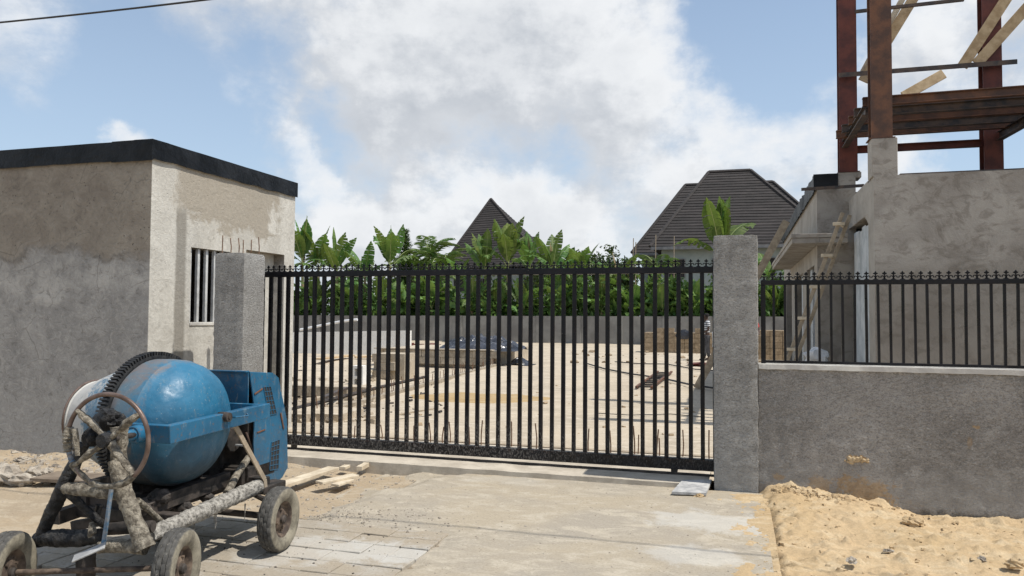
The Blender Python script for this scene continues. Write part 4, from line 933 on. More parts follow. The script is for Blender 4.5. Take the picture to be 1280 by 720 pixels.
# cement slab offcut by the pillar with two stones
q0 = G(870, 604, .03); m_ = MB(); n_ = 5
Q = [G(843, 612, .035), G(886, 613, .035), G(893, 596, .06), G(856, 597, .06)]
m_.poly(Q); m_.poly([p - Vector((0, 0, .022)) for p in Q][::-1])
for i in range(4): j = (i+1) % 4; m_.quad(Q[i] - Vector((0, 0, .022)), Q[j] - Vector((0, 0, .022)), Q[j], Q[i])
tag(m_.build('cement_slab', M['slab'], None, loc=q0, bevel=.004), 'thin grey cement slab lying tilted in front of the gate beside the tall pillar', 'slab')
ROCKS = [(862, 618, .07, .05, .03, 'left brown clod under the tilted cement slab'), (877, 620, .055, .045, .032, 'right brown clod under the tilted cement slab'),
 (10, 610, .17, .13, .09, 'large grey rock at the left edge of the picture on the dirt'), (29, 612, .15, .09, .055, 'pale flat rock just right of the large grey rock'), (47, 606, .105, .08, .075, 'blocky pale rock in the middle of the rock row'),
 (62, 604, .07, .06, .05, 'dark rock behind the wrapped black leg of the mixer'), (37, 575, .10, .07, .05, 'broken grey rock at the foot of the gatehouse wall'), (30, 584, .07, .06, .03, 'pale stone below the broken grey rock'),
 (8, 594, .07, .06, .03, 'small pale stone at the far left on the dirt'), (74, 579, .05, .04, .025, 'small stone at the wall foot left of the handwheel'), (52, 592, .04, .03, .02, 'little stone between rock row and gatehouse'),
 (1115, 683, .032, .022, .012, 'small grey stone half sunk in the sand'), (1232, 693, .024, .036, .018, 'grey stone with a bright side in the sand at right'), (1272, 700, .055, .035, .03, 'brown clod at the right edge of the sand'), (1145, 650, .07, .05, .04, 'brown sand lump below the dark foot of the wall'),
 (1069, 697, .035, .03, .02, 'dark pebble in the sand, left of the half sunk grey stone'), (1100, 719, .03, .02, .012, 'pale stone at the bottom edge of the sand')]
for k, (u, v, rx, ry, rz, lb) in enumerate(ROCKS):
    q = G(u, v, -.02 if u < 900 or u > 950 else 0)
    o = blob('rock' if 'clod' not in lb and 'lump' not in lb else 'clod', q + Vector((0, 0, rz*.5)), (rx, ry, rz), M['rock'] if 'clod' not in lb and 'lump' not in lb else M['sand'], k+3, 9, amp=.5, sc=1.7); o['label'] = lb; o['category'] = 'stone' if 'clod' not in lb and 'lump' not in lb else 'clod'
m_ = MB(); a = G(58, 603, .03); b = G(150, 606, .03); m_.bar(a, b, .34, .03); tag(m_.build('plywood_sheet', M['dark_ply'], None, loc=a), 'piece of old dark plywood on the dirt behind the mixer stand', 'plywood')
# loose rubble and sand clods (uncountable)
def scatter(name, mat, n, fn, smin, smax, seed, hf):
    r = random.Random(seed); m_ = MB()
    for _ in range(n):
        x, y = fn(r); s_ = smin + (smax-smin)*r.random()**3
        z = float(hf(np.array([x]), np.array([y]))[0]); P = []
        for c in ((-1,-1,-1),(1,-1,-1),(1,1,-1),(-1,1,-1),(-.6,-.7,1),(.7,-.5,1),(.5,.7,.8),(-.7,.6,.9)): P.append(Vector(c)*s_*.5*r.uniform(.6, 1.15))
        R_ = Matrix.Rotation(r.uniform(0, 6.3), 3, 'Z') @ Matrix.Rotation(r.uniform(-.5, .5), 3, 'X')
        n0 = m_.vadd([R_ @ Vector((p.x*1.2, p.y, p.z*.6)) + Vector((x, y, z+s_*.1)) for p in P])
        for q in ((0,3,2,1),(4,5,6,7),(0,1,5,4),(1,2,6,5),(2,3,7,6),(3,0,4,7)): m_.face([n0+i for i in q])
    o = m_.build(name, mat); o['kind'] = 'stuff'; return o
scatter('rubble', M['rock'], 900, lambda r: (r.uniform(-9, -4.6), 6.66 - abs(r.gauss(0, .55))), .012, .075, 1, h_dirt)
scatter('rubble', M['rock'], 700, lambda r: (r.uniform(-4.6, -3.1), r.uniform(5.3, 7.25)), .006, .035, 2, h_dirt)
scatter('gravel', M['rock'], 900, lambda r: (-3.6 + abs(r.gauss(0, .75)), 5.45 + r.gauss(0, .16)), .005, .024, 3, h_drive)
scatter('gravel', M['rock'], 500, lambda r: (r.uniform(-3.4, .2), r.uniform(4.2, 7.2)), .004, .014, 5, h_drive)
scatter('gravel', M['darkiron'], 160, lambda r: (r.uniform(-4.0, -2.0), r.uniform(3.9, 5.1)), .004, .016, 6, lambda X, Y: X*0)
scatter('sand_clods', M['sand'], 900, lambda r: (r.uniform(.2, 3.4), r.uniform(4.3, 7.28)), .004, .034, 4, h_sand)
scatter('sand_clods', M['sand'], 260, lambda r: (.30 + abs(r.gauss(0, .4)), 7.24 - abs(r.gauss(0, .07))), .012, .055, 9, h_sand)
scatter('sand_clods', M['sand'], 260, lambda r: (.20 + r.gauss(0, .045), r.uniform(4.2, 7.2)), .004, .018, 10, lambda X, Y: h_drive(np.minimum(X, .2), Y))
# sand stuck on the wall
m_ = MB(); q = T(1075, 569, 7.318)
for k in range(34):
    c = q + Vector((rnd.gauss(0, .05), 0, rnd.gauss(0, .012))); s_ = rnd.uniform(.008, .022); R_ = Matrix.Translation(c) @ Matrix.Rotation(rnd.uniform(0, 3), 4, 'Y')
    m_.lathe([(-s_, 0), (-s_*.7, s_*.55), (0, s_*.75), (s_*.7, s_*.5), (s_, 0)], 7, mat=R_)
m_.f = [f[::-1] for f in m_.f]
o = m_.build('wall_sand', M['sand'], fw, smooth=True); o['kind'] = 'stuff'
# overhead cable
m_ = MB(); m_.tube([(-14+.5*i, 5.3, 4.27 + .0011*(i-22)**2) for i in range(60)], .0085, 6); tag(m_.build('overhead_cable', M['cable'], None, loc=(-6, 5.3, 4.3)), 'thin black overhead cable crossing the sky at the top left', 'cable')

# ------------------------------------------------------------------ the concrete mixer
mixer = thing('concrete_mixer', (-3.5, 4.0, 0), 'worn blue wheeled concrete mixer with round drum, ring gear, cloth wrapped stand and large handwheel', 'concrete mixer')
def wheel(c, yaw, seed):
    R_ = Matrix.Translation(c) @ Matrix.Rotation(yaw, 4, 'Z')
    hub = MB(); hub.lathe([(-.05, 0), (-.05, .030), (.045, .030), (.055, .022), (.055, 0)], 16)
    h = hub.build('wheel', M['darkiron'], mixer, smooth=True, loc=(0, 0, 0)); h.location = Vector(c) - mixer.location; h.rotation_euler = (0, 0, yaw)
    NS = 88
    prof = [(-.045, .128), (-.062, .150), (-.066, .185), (-.060, .210), (-.050, .220), (-.034, .2255), (-.030, .2195), (-.026, .2255), (-.004, .227), (-.001, .220), (.003, .220), (.006, .227), (.026, .2255), (.030, .2195), (.034, .2255), (.050, .220), (.060, .210), (.0665, .185), (.0635, .165), (.060, .150), (.045, .128), (.03, .120)]
    def mod(j, k, x, r):
        if r > .2145 and abs(x) < .055: return -.0065 if (k + (2 if x > 0 else 0) + (1 if abs(x) > .033 else 0)*2) % 4 == 0 else 0
        return .0015*mn.noise(Vector((k*.3, x*30, seed)))
    ty = MB(); ty.lathe(prof, NS, mod=mod); t_ = ty.build('tyre', M['tyre'], None, smooth=True); t_.parent = h
    h.scale = (.86, .95, .95)
    rm = MB(); rm.lathe([(-.04, .122), (-.04, .13), (.030, .124), (.038, .131), (.042, .128), (.034, .116), (.022, .108), (.006, .100), (.004, .085), (.018, .062), (.028, .045), (.026, .030), (-.01, .028)], 32)
    for k in range(4): a = PI/4 + k*PI/2 + seed; rm.tube([(.018, .066*math.cos(a), .066*math.sin(a)), (.034, .066*math.cos(a), .066*math.sin(a))], .008, 6)
    for k in range(5):
        a = k*2*PI/5 + seed; rm.box((.003, -.012, .074), (.0095, .012, .098), mat=Matrix.Rotation(a, 4, 'X'))
    r_ = rm.build('rim', M['rim'], None, smooth=True); r_.parent = h
wheel((-2.985, 4.49, .213), math.radians(6), 1); wheel((-2.925, 3.45, .213), math.radians(17), 2); wheel((-3.735, 3.12, .213), math.radians(21), 3); wheel((-3.86, 4.44, .213), math.radians(6), 4)
def part(name, mb, mat, smooth=False, bevel=0, par=None): return mb.build(name, M[mat] if isinstance(mat, str) else mat, par or mixer, smooth=smooth, bevel=bevel)
mb = MB(); mb.tube([(-3.95, 4.49, .224), (-2.98, 4.49, .224)], .022, 10); part('axle', mb, 'darkiron', True)
mb = MB(); mb.tube([(-3.73, 3.13, .213), (-2.97, 3.45, .213)], .015, 10); part('axle', mb, 'rim', True)
# drum
DC = Vector((-.015, 4.03, .905)); RD = Matrix.Translation(DC)
mb = MB(); prof = [(-3.165, .0), (-3.167, .06), (-3.175, .13), (-3.20, .215), (-3.235, .285), (-3.285, .342), (-3.34, .374), (-3.41, .392), (-3.415, .397), (-3.50, .400), (-3.60, .400), (-3.66, .392), (-3.72, .372), (-3.79, .345), (-3.87, .315), (-3.95, .283), (-4.02, .255), (-4.07, .236), (-4.075, .243), (-4.082, .239), (-4.082, .225), (-4.0, .235), (-3.9, .27), (-3.6, .37), (-3.3, .33)]
mb.lathe([(x, r) for x, r in prof], 72, mat=RD, mod=lambda j, k, x, r: .004*mn.noise(Vector((x*5, math.cos(2*PI*k/72)*2, math.sin(2*PI*k/72)*2)))*(r > .1)); mb.f = [f[::-1] for f in mb.f]
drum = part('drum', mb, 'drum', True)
mb = MB(); mb.tube([DC + Vector((-4.09, .246*math.cos(a*PI/20), .246*math.sin(a*PI/20))) for a in range(41)], .007, 6, cap=False); part('mouth_ring', mb, 'wheeliron', True, par=drum)
NG = 116; mb = MB()
for k in range(NG):
    a0_, a1_, a2_ = 2*PI*k/NG, 2*PI*(k+.5)/NG, 2*PI*(k+1)/NG; x0_, x1_ = -3.640, -3.585
    Pn = lambda x, r, a: DC + Vector((x, r*math.cos(a), r*math.sin(a)))
    for (r, p, q) in ((.448, a0_, a1_), (.424, a1_, a2_)): mb.quad(Pn(x0_, r, p), Pn(x0_, r, q), Pn(x1_, r, q), Pn(x1_, r, p))
    for a in (a0_, a1_): mb.quad(Pn(x0_, .424, a), Pn(x1_, .424, a), Pn(x1_, .448, a), Pn(x0_, .448, a))
    for x in (x0_, x1_): mb.quad(Pn(x, .405, a0_), Pn(x, .448, a0_), Pn(x, .448, a1_), Pn(x, .405, a1_)); mb.quad(Pn(x, .405, a1_), Pn(x, .424, a1_), Pn(x, .424, a2_), Pn(x, .405, a2_))
    mb.quad(Pn(x0_, .398, a0_), Pn(x0_, .407, a0_), Pn(x0_, .407, a2_), Pn(x0_, .398, a2_)); mb.quad(Pn(x1_, .398, a0_), Pn(x1_, .407, a0_), Pn(x1_, .407, a2_), Pn(x1_, .398, a2_))
part('ring_gear', mb, 'gear')
# yoke: side arm in front of the drum bottom, short front arm to the pivot
SY = -3.10
ct, cb, et, eb = S(215, 538, SY), S(216, 561, SY), S(340, 508, SY), S(340, 526, SY)
def yoke_arm(pt, pb, qt, qb, out, th):
    m_ = MB(); o = Vector(out)*th; P = [pt, qt, qb, pb]; n = m_.vadd(P + [p - o for p in P])
    for f in ((3, 2, 1, 0), (4, 5, 6, 7), (0, 1, 5, 4), (1, 2, 6, 5), (2, 3, 7, 6), (3, 0, 4, 7)): m_.face([n+i for i in f])
    return m_
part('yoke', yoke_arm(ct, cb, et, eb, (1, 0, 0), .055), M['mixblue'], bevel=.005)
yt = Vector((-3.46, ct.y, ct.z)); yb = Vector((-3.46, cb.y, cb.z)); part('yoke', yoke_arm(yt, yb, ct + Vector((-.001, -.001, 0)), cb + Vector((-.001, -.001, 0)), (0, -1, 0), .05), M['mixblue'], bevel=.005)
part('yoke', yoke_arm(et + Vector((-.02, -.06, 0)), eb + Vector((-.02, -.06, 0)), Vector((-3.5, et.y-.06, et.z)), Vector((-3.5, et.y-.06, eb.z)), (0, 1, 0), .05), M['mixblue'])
q = S(284, 526, SY); mb = MB(); mb.lathe([(-.045, .0), (-.045, .034), (.0, .034), (.004, .030), (.004, .020), (.022, .020), (.022, .012), (.035, .012), (.035, 0)], 6, mat=Matrix.Translation(q)); part('pivot_bolt', mb, 'darkiron')
mb = MB(); mb.tube([(-3.28, 4.03, .905), (-3.13, q.y, q.z), (-3.07, q.y, q.z)], .03, 12); part('drum_shaft', mb, 'darkiron', True)
q1, q2 = S(293, 526, SY+.02), S(307, 524, SY+.02); mb = MB(); mb.tube([q1 - Vector((.03, 0, 0)), q1 + Vector((.02, 0, 0)), q2 + Vector((.03, 0, .0)), q2 + Vector((.02, 0, .015))], .007, 6); part('latch_hook', mb, 'mixblue', True)
# bearing block on the arm and the pivot shaft to the handwheel
HB = T(169, 550, ct.y-.05)
mb = MB(); RY = Matrix.Translation((HB.x, ct.y-.05, HB.z)) @ Matrix.Rotation(-PI/2, 4, 'Z'); mb.lathe([(-.05, 0), (-.05, .052), (.0, .052), (.006, .046), (.006, .034), (.07, .034), (.07, 0)], 18, mat=RY); part('bearing', mb, 'mixblue', True)
HW = T(137, 557, 3.235)
mb = MB(); mb.tube([HW + Vector((0, -.03, 0)), (HB.x, ct.y, HB.z)], .016, 12); part('shaft', mb, 'darkiron', True)
mb = MB(); mb.tube([T(150, 540, 3.38), T(152, 585, 3.38), T(158, 625, 3.38)], [.048, .045, .04], 12, nz=.35, seed=3, sub=7); part('stand_post', mb, 'clothtan', True)
blob('rag', T(138, 532, 3.40), (.085, .06, .065), M['clothblack'], 7, 12, parent=mixer, ang=False, loc=T(138, 532, 3.40))
blob('rag', T(119, 553, 3.42), (.06, .05, .06), M['clothblack'], 9, 12, parent=mixer, ang=False, loc=T(119, 553, 3.42))
# handwheel
RH = Matrix.Translation(HW) @ Matrix.Rotation(math.radians(6), 4, 'Z')
hwm = MB(); R0 = .243; hwm.tube([RH @ Vector((R0*math.cos(a*PI/36), 0, R0*math.sin(a*PI/36))) for a in range(73)], .0125, 10, cap=False); hw = part('handwheel', hwm, 'wheeliron', True)
for k, (u, v, seed) in enumerate(((96, 511, 1), (177, 521, 2), (98, 590, 3), (168, 601, 4))):
    p = RH @ Vector((0, 0, 0)); qd = (T(u, v, 3.235) - HW); qd = RH @ (qd.normalized()*(R0-.004))
    m_ = MB(); m_.tube([p, p.lerp(qd, .3), p.lerp(qd, .7), qd], [.026, .022, .025, .018], 10, nz=.55, seed=seed, sub=8, nsc=14, flat=.7); part('spoke', m_, 'clothtan', True, par=hw)
m_ = MB(); m_.tube([HW+Vector((0, -.045, 0)), HW+Vector((0, .03, 0))], .034, 12, nz=.3, seed=5, sub=3); part('hub', m_, 'clothblack', True, par=hw)
def rimwrap(a0_, a1_, r, mat, seed, nz=.5):
    n_ = 20; m_ = MB(); m_.tube([RH @ Vector((R0*math.cos(a0_+(a1_-a0_)*i/n_), 0, R0*math.sin(a0_+(a1_-a0_)*i/n_))) for i in range(n_+1)], [r*(1+.35*mn.noise(Vector((i*.7, seed, 0)))) for i in range(n_+1)], 12, nz=nz, seed=seed, nsc=15); part('rim_wrap', m_, mat, True, par=hw)
rimwrap(math.radians(212), math.radians(312), .017, 'clothtan', 6); rimwrap(math.radians(165), math.radians(196), .024, 'clothtan', 7, .35)
m_ = MB(); m_.tube([T(96, 543, 3.20), T(100, 577, 3.20)], .014, 6, nz=.3, seed=2, sub=3); part('tied_stick', m_, 'clothtan', True, par=hw)
rimwrap(math.radians(197), math.radians(212), .0135, 'rodblue', 8, .05)
# front stand, wrapped
A = lambda u, v, dt=0: T(u, v, 3.36+dt)
def wrapped(name, pts, r, mat, seed, nz=.28, n=20, sub=14, flat=1, nsc=11):
    m_ = MB(); m_.tube(pts, r, n, nz=nz*.32, seed=seed, sub=sub, nsc=nsc, flat=flat, wrap=.11 if 'cloth' in mat else 0); return part(name, m_, mat, True)
wrapped('stand_leg', [A(146, 582), A(157, 617), A(171, 654), A(186, 692)], [.036, .046, .044, .056], 'clothtan', 1, .32)
wrapped('stand_leg', [A(108, 562, .05), A(97, 585, .03), A(82, 618), A(65, 655), A(52, 688)], [.030, .036, .042, .036, .036], 'clothblack', 2, .25)
wrapped('stand_crossbar', [A(84, 617), A(118, 620), A(160, 624)], [.036, .036, .040], 'clothtan', 3, .25)
wrapped('stand_crossbar', [A(50, 681), A(75, 680), A(104, 680), A(130, 677)], [.038, .050, .048, .042], 'clothblack', 4, .28)
wrapped('stand_crossbar', [A(128, 692, -.04), A(152, 689, -.02), A(186, 690)], [.030, .036, .040], 'clothtan', 5, .42)
wrapped('stand_brace', [A(88, 622), A(108, 641, .05), A(128, 659, .1), A(140, 666, .2)], [.026, .022, .023, .022], 'clothblack', 6, .3)
wrapped('stand_brace', [A(128, 638, .12), A(125, 655, .12)], [.02, .014], 'clothblack', 12, .3, 8, 3)
wrapped('frame_bar', [A(140, 668, .12), A(168, 666, .12), A(196, 664, .15)], [.034, .034, .03], 'darkiron', 7, .3)
m_ = MB(); m_.bar(A(96, 664, .5), A(176, 650, .5), .05, .06); part('frame_bar', m_, 'darkiron', bevel=.005)
wrapped('frame_brace', [A(176, 632, .05), T(197, 650, 3.6), S(213, 664, -3.2)], [.018, .017, .016], 'clothtan', 8, .2, 10, 6)
wrapped('knotted_rag', [A(118, 660, -.02), A(120, 672, -.03), A(117, 680, -.02)], [.012, .026, .018], 'clothtan', 9, .5, 10, 5, nsc=20)
m_ = MB(); m_.tube([A(143, 614, -.06), A(138, 655, -.07), A(133, 690, -.08)], .0115, 8); part('lever_rod', m_, 'rodblue', True)
m_ = MB(); pa, pb = A(136, 688, -.10), A(96, 706, -.16); m_.bar(pa, pb, .055, .008, (0, -.5, 1)); part('pedal', m_, 'slab', bevel=.002)
wrapped('axle_post', [T(112, 700, 3.36), T(112, 735, 3.36)], [.05, .05], 'darkiron', 14, .25, 10, 4)

# side beam caked with cement, drips below
sa, sb = S(190, 676, -3.17), S(326, 612, -3.17)
m_ = MB(); m_.tube([sa, sa.lerp(sb, .2), sa.lerp(sb, .5), sa.lerp(sb, .8), sb], [.044, .047, .050, .051, .048], 18, nz=.15, seed=11, sub=26, nsc=30); part('side_beam', m_, 'crust', True)
for u, v, l in ((247, 652, .10), (272, 648, .05), (274, 648, .09), (310, 634, .12), (240, 655, .04)):
    p = S(u, v, -3.17); m_ = MB(); m_.tube([p, p - Vector((0, 0, l*.6)), p - Vector((.003, .002, l))], [.005, .004, .0015], 6); part('cement_drip', m_, 'crust', True)
m_ = MB(); m_.bar((-3.93, sa.y+.08, .37), (-3.93, sb.y+.35, .42), .06, .08); part('side_beam', m_, 'darkiron', True)
for yy, zz in ((4.62, .42), (3.75, .38)):
    m_ = MB(); m_.bar((-3.93, yy, zz), (-3.17, yy, zz), .07, .07); part('cross_member', m_, 'darkiron', bevel=.006)
m_ = MB(); m_.bar((-3.86, 3.72, .45), (-3.86, 4.5, .48), .05, .10); m_.box((-3.83, 3.74, .38), (-3.38, 4.5, .465)); m_.bar((-3.35, 3.70, .455), (-3.35, 4.42, .475), .05, .09); m_.tube([(-3.62, 3.9, .50), (-3.58, 4.4, .51)], .05, 12, nz=.1, seed=14, sub=8); part('drip_tray', m_, 'darkiron', True)
for k, (u, v, r) in enumerate(((202, 628, .05), (232, 640, .04), (262, 628, .035), (180, 640, .05))):
    blob('cement_lump', S(u, v, -3.35), (r*1.4, r*1.2, r), M['darkiron'], k+20, 8, parent=mixer, loc=S(u, v, -3.35))
# engine housing
SH = -3.30
prof = [S(u, v, SH) for u, v in ((314, 469), (343, 470), (350, 476), (361, 528), (363, 588), (356, 601), (352, 604), (323, 617), (320, 560), (321, 520))]
SB = -3.95
m_ = MB(); th = .012; n = m_.vadd(prof + [p + Vector((-th, 0, 0)) for p in prof]); L = len(prof)
m_.face([n+i for i in range(L)]); m_.face([n+L+i for i in range(L)][::-1])
for i in range(L): j = (i+1) % L; m_.face((n+j, n+i, n+L+i, n+L+j))
hs = part('housing', m_, M['mixblue'], bevel=.003)
m_ = MB(); n = m_.vadd([p + Vector((-.0125, 0, 0)) for p in prof] + [Vector((SB, p.y, p.z)) for p in prof])
for i in list(range(0, 7)): j = i+1; m_.face((n+j, n+i, n+L+i, n+L+j))
for i in list(range(0, 7)):
    j = i+1; m_.quad(prof[i] + Vector((-.0125, -.004, -.004)), prof[j] + Vector((-.0125, -.004, -.004)), Vector((SB, prof[j].y-.004, prof[j].z-.004)), Vector((SB, prof[i].y-.004, prof[i].z-.004)))
m_.poly([Vector((SB, p.y, p.z)) for p in prof]); part('cover', m_, M['mixblue'])
pl = prof[0]; m_ = MB(); zt = pl.z; zb_ = S(318, 514, SH).z; m_.box((SB, pl.y-.002, zb_), (SH-.0125, pl.y+.008, zt-.003)); m_.box((SB, pl.y-.03, zt-.004), (SH-.012, pl.y+.01, zt+.006)); part('front_panel', m_, M['mixblue'], bevel=.002)
m_ = MB(); m_.box((SB+.02, pl.y+.06, .50), (SH-.05, prof[3].y-.10, .95)); m_.tube([(SB+.1, pl.y-.02, .72), (SH-.1, pl.y-.02, .72)], .09, 12, nz=.1, sub=4); m_.box((SB+.1, pl.y+.0, .42), (SH+.0, pl.y+.32, .52)); part('engine', m_, 'darkiron', bevel=.006)
m_ = MB(); m_.bar((SB, pl.y-.01, S(300, 565, SH).z), (SH-.02, pl.y-.01, S(300, 565, SH).z), .012, .012); m_.bar((SB, pl.y-.02, zb_-.03), (SH-.02, pl.y-.02, zb_-.03), .01, .01); part('panel_edge', m_, 'galv')
def grille(ua, va, ub, vb, uc, vc, ud_, vd, nc, nr):
    A_, B_, C_, D_ = [S(u, v, SH+.002) for u, v in ((ua, va), (ub, vb), (uc, vc), (ud_, vd))]       # tl, tr, br, bl
    m_ = MB(); m_.poly([A_, B_, C_, D_]); g = part('grille', m_, M['black'], par=hs)  # flat black plate, painting the shade inside the holes
    m_ = MB()
    for i in range(nc+1): f = i/nc; m_.bar(A_.lerp(B_, f), D_.lerp(C_, f), .0042, .006, (1, 0, 0))
    for i in range(nr+1): f = i/nr; m_.bar(A_.lerp(D_, f) + Vector((.0005, 0, 0)), B_.lerp(C_, f) + Vector((.0005, 0, 0)), .0042, .0062, (1, 0, 0))
    part('grille_bar', m_, M['mixblue'], par=hs)
grille(331, 488, 340, 487, 348, 521, 338, 523, 3, 6); grille(342, 557, 352, 553, 351, 590, 340, 592, 3, 6)
for (ua, va, ub, vb, w_) in ((320, 497, 330, 490, .012), (324, 545, 334, 541, .010), (353, 520, 357, 540, .014)):
    m_ = MB(); m_.bar(S(ua, va, SH+.004), S(ub, vb, SH+.004), w_, .006, (1, 0, 0)); part('dent_weld', m_, 'rustbrown', bevel=.002)
# struts
m_ = MB(); m_.bar(S(294, 533, -3.15), S(334, 604, -3.15), .012, .036, (0, .5, .8)); m_.bar(S(334, 604, -3.15), S(336, 622, -3.15), .012, .036, (0, 1, 0)); part('strut', m_, 'woodgrey', bevel=.002)
o = mixer.children[-1] if 0 else None
wrapped('strut', [S(313, 577, -3.35), S(299, 598, -3.3), S(287, 622, -3.24)], [.026, .026, .028], 'clothtan', 16, .08, 12, 6)
wrapped('strut', [S(310, 545, -3.36), S(326, 585, -3.30)], [.008, .008], 'wheeliron', 17, .05, 8, 3)
m_ = MB(); pa = S(318, 592, -3.26); m_.box((-3.60, pa.y-.02, .40), (-3.325, pa.y+.26, pa.z)); m_.box((-3.26, pa.y-.03, .35), (-3.14, pa.y+.24, .40)); part('bracket', m_, 'darkiron', bevel=.008)
m_ = MB(); m_.tube([(-3.19, 4.50, .36), (-3.06, 4.44, .345)], .018, 8); part('bracket', m_, 'darkiron', True)
m_ = MB(); m_.bar((-3.62, 3.42, .60), (-3.62, 4.6, .60), .05, .05); m_.bar((-3.55, 4.56, .42), (-3.55, 4.60, .95), .08, .05); part('rear_stand', m_, 'darkiron')

# ------------------------------------------------------------------ houses beyond
def course_strip(parent, e0, e1, r0, r1, n, name='tile_course', back=.0):
    """a roof slope e0 e1 (eave) r0 r1 (ridge) as n overlapping courses"""
    e0, e1, r0, r1 = map(Vector, (e0, e1, r0, r1)); nrm = (e1-e0).cross(r0-e0).normalized()
    if nrm.z < 0: nrm = -nrm
    for i in range(n):
        a, b = i/n, (i+1.12)/n; b = min(b, 1)
        A_, B_, C_, D_ = e0.lerp(r0, a), e1.lerp(r1, a), e1.lerp(r1, b), e0.lerp(r0, b)
        k = max(2, int((B_-A_).length/.9)); m_ = MB(); o1 = nrm*.055; o2 = nrm*.008
        base = len(m_.v)
        for j in range(k+1):
            f = j/k; jit = .018*mn.noise(Vector((j*1.7, i*3.1, e0.x)))
            lo = A_.lerp(B_, f); hi = D_.lerp(C_, f); m_.v += [tuple(lo - nrm*.02), tuple(lo + o1*(1+jit*6)), tuple(hi + o2)]
        for j in range(k): q = base+3*j; m_.face((q, q+3, q+4, q+1)); m_.face((q+1, q+4, q+5, q+2))
        m_.build(name, M['roof'], parent)
def hip(parent, a, b, w_=.16):
    m_ = MB(); a, b = Vector(a), Vector(b); m_.tube([a, b], w_, 5); return m_.build('ridge_cap', M['roof'], parent)
def house(name, label, eL, eR, rL, rR, depth, n, zwall, ext=0.):
    """hipped roof: front eave eL-eR, ridge rL-rR, plan depth behind the eave"""
    root = thing('house', ((eL.x+eR.x)/2, eL.y, 0), label, 'house')
    bL, bR = Vector((eL.x, eL.y+depth, eL.z)), Vector((eR.x, eR.y+depth, eR.z))
    m_ = MB(); d_ = Vector((0, 0, .06))
    m_.poly([eL-d_, eR-d_, rR-d_, rL-d_]); m_.poly([eR-d_, bR-d_, rR-d_]); m_.poly([bR-d_, bL-d_, rL-d_, rR-d_]); m_.poly([bL-d_, eL-d_, rL-d_]); m_.poly([eL-d_, bL-d_, bR-d_, eR-d_])
    rf = m_.build('roof', M['roof'], root)
    course_strip(rf, eL, eR, rL, rR, n); course_strip(rf, bL, eL, rL, rL, n); course_strip(rf, eR, bR, rR, rR, n)
    for a, b in ((eL, rL), (eR, rR), (rL, rR)):
        if (Vector(a)-Vector(b)).length > .1: hip(rf, a, b)
    m_ = MB(); m_.box((eL.x+.05, eL.y-.06, eL.z-.26), (eR.x-.05, eL.y-.01, eL.z-.02)); m_.build('gutter', M['fascia'], root)
    m_ = MB(); m_.box((eL.x+.8, eL.y+.8, -.2), (eR.x-.8, bL.y-.8, eL.z-.08)); wl = m_.build('wall', M['housewall'], root)
    for k in range(4):
        x = eL.x + 2 + (eR.x-eL.x-4)*k/3; m_ = MB(); m_.box((x-.6, eL.y+.74, eL.z-2.4), (x+.6, eL.y+.795, eL.z-1.0)); wn = m_.build('window', M['black'], root)
        m_ = MB()
        for (p0, p1) in (((x-.66, eL.z-2.46), (x-.6, eL.z-.94)), ((x+.6, eL.z-2.46), (x+.66, eL.z-.94)), ((x-.6, eL.z-2.46), (x+.6, eL.z-2.4)), ((x-.6, eL.z-1.0), (x+.6, eL.z-.94)), ((x-.03, eL.z-2.4), (x+.03, eL.z-1.0))): m_.box((p0[0], eL.y+.70, p0[1]), (p1[0], eL.y+.735, p1[1]))
        m_.build('frame', M['fascia'], wn)
    return root
a = T(612, 249, 80)
house('house', 'house with a steep dark pyramid roof rising over the middle of the banana plants', T(549, 338, 75), T(683, 330, 75), a, a + Vector((.01, 0, 0)), 10.5, 30, 6)
house('house', 'lower hipped roof of dark shingles just right of the pyramid roof', T(600, 332, 84), T(700, 330, 84), T(640, 297, 88), T(669, 297, 88), 8, 9, 6)
h1 = house('house', 'large dark hipped roof with short flat ridge, in front of a wider one', T(812, 306, 60), T(1054, 302, 60), T(884, 212, 65.5), T(936, 209, 65.5), 11, 27, 6)
house('house', 'wider and lower dark hipped roof rising behind the large one at right', T(789, 314, 66.5), T(1064, 306, 66.5), T(855, 228.5, 72), T(964, 223, 72), 11, 25, 6)
for u, t, h in ((791, 58, .9), (794, 58, .6), (819, 59, 1.2), (842, 59, 1.1)):
    q = T(u, 320, t); m_ = MB(); m_.tube([(q.x, t, 0), (q.x, t, q.z), (q.x+.02, t, q.z+h+.6)], .035, 5); o = m_.build('bare_pole', M['woodgrey'], None, loc=(q.x, t, 0)); tag(o, {791: 'leftmost thin bare pole left of the wide dark roof', 794: 'second thin bare pole at the left foot of the wide dark roof', 819: 'third thin bare pole, in front of the left roof slope', 842: 'rightmost thin bare pole in front of the large dark roof'}[u], 'pole', 'thin poles in front of the right house')

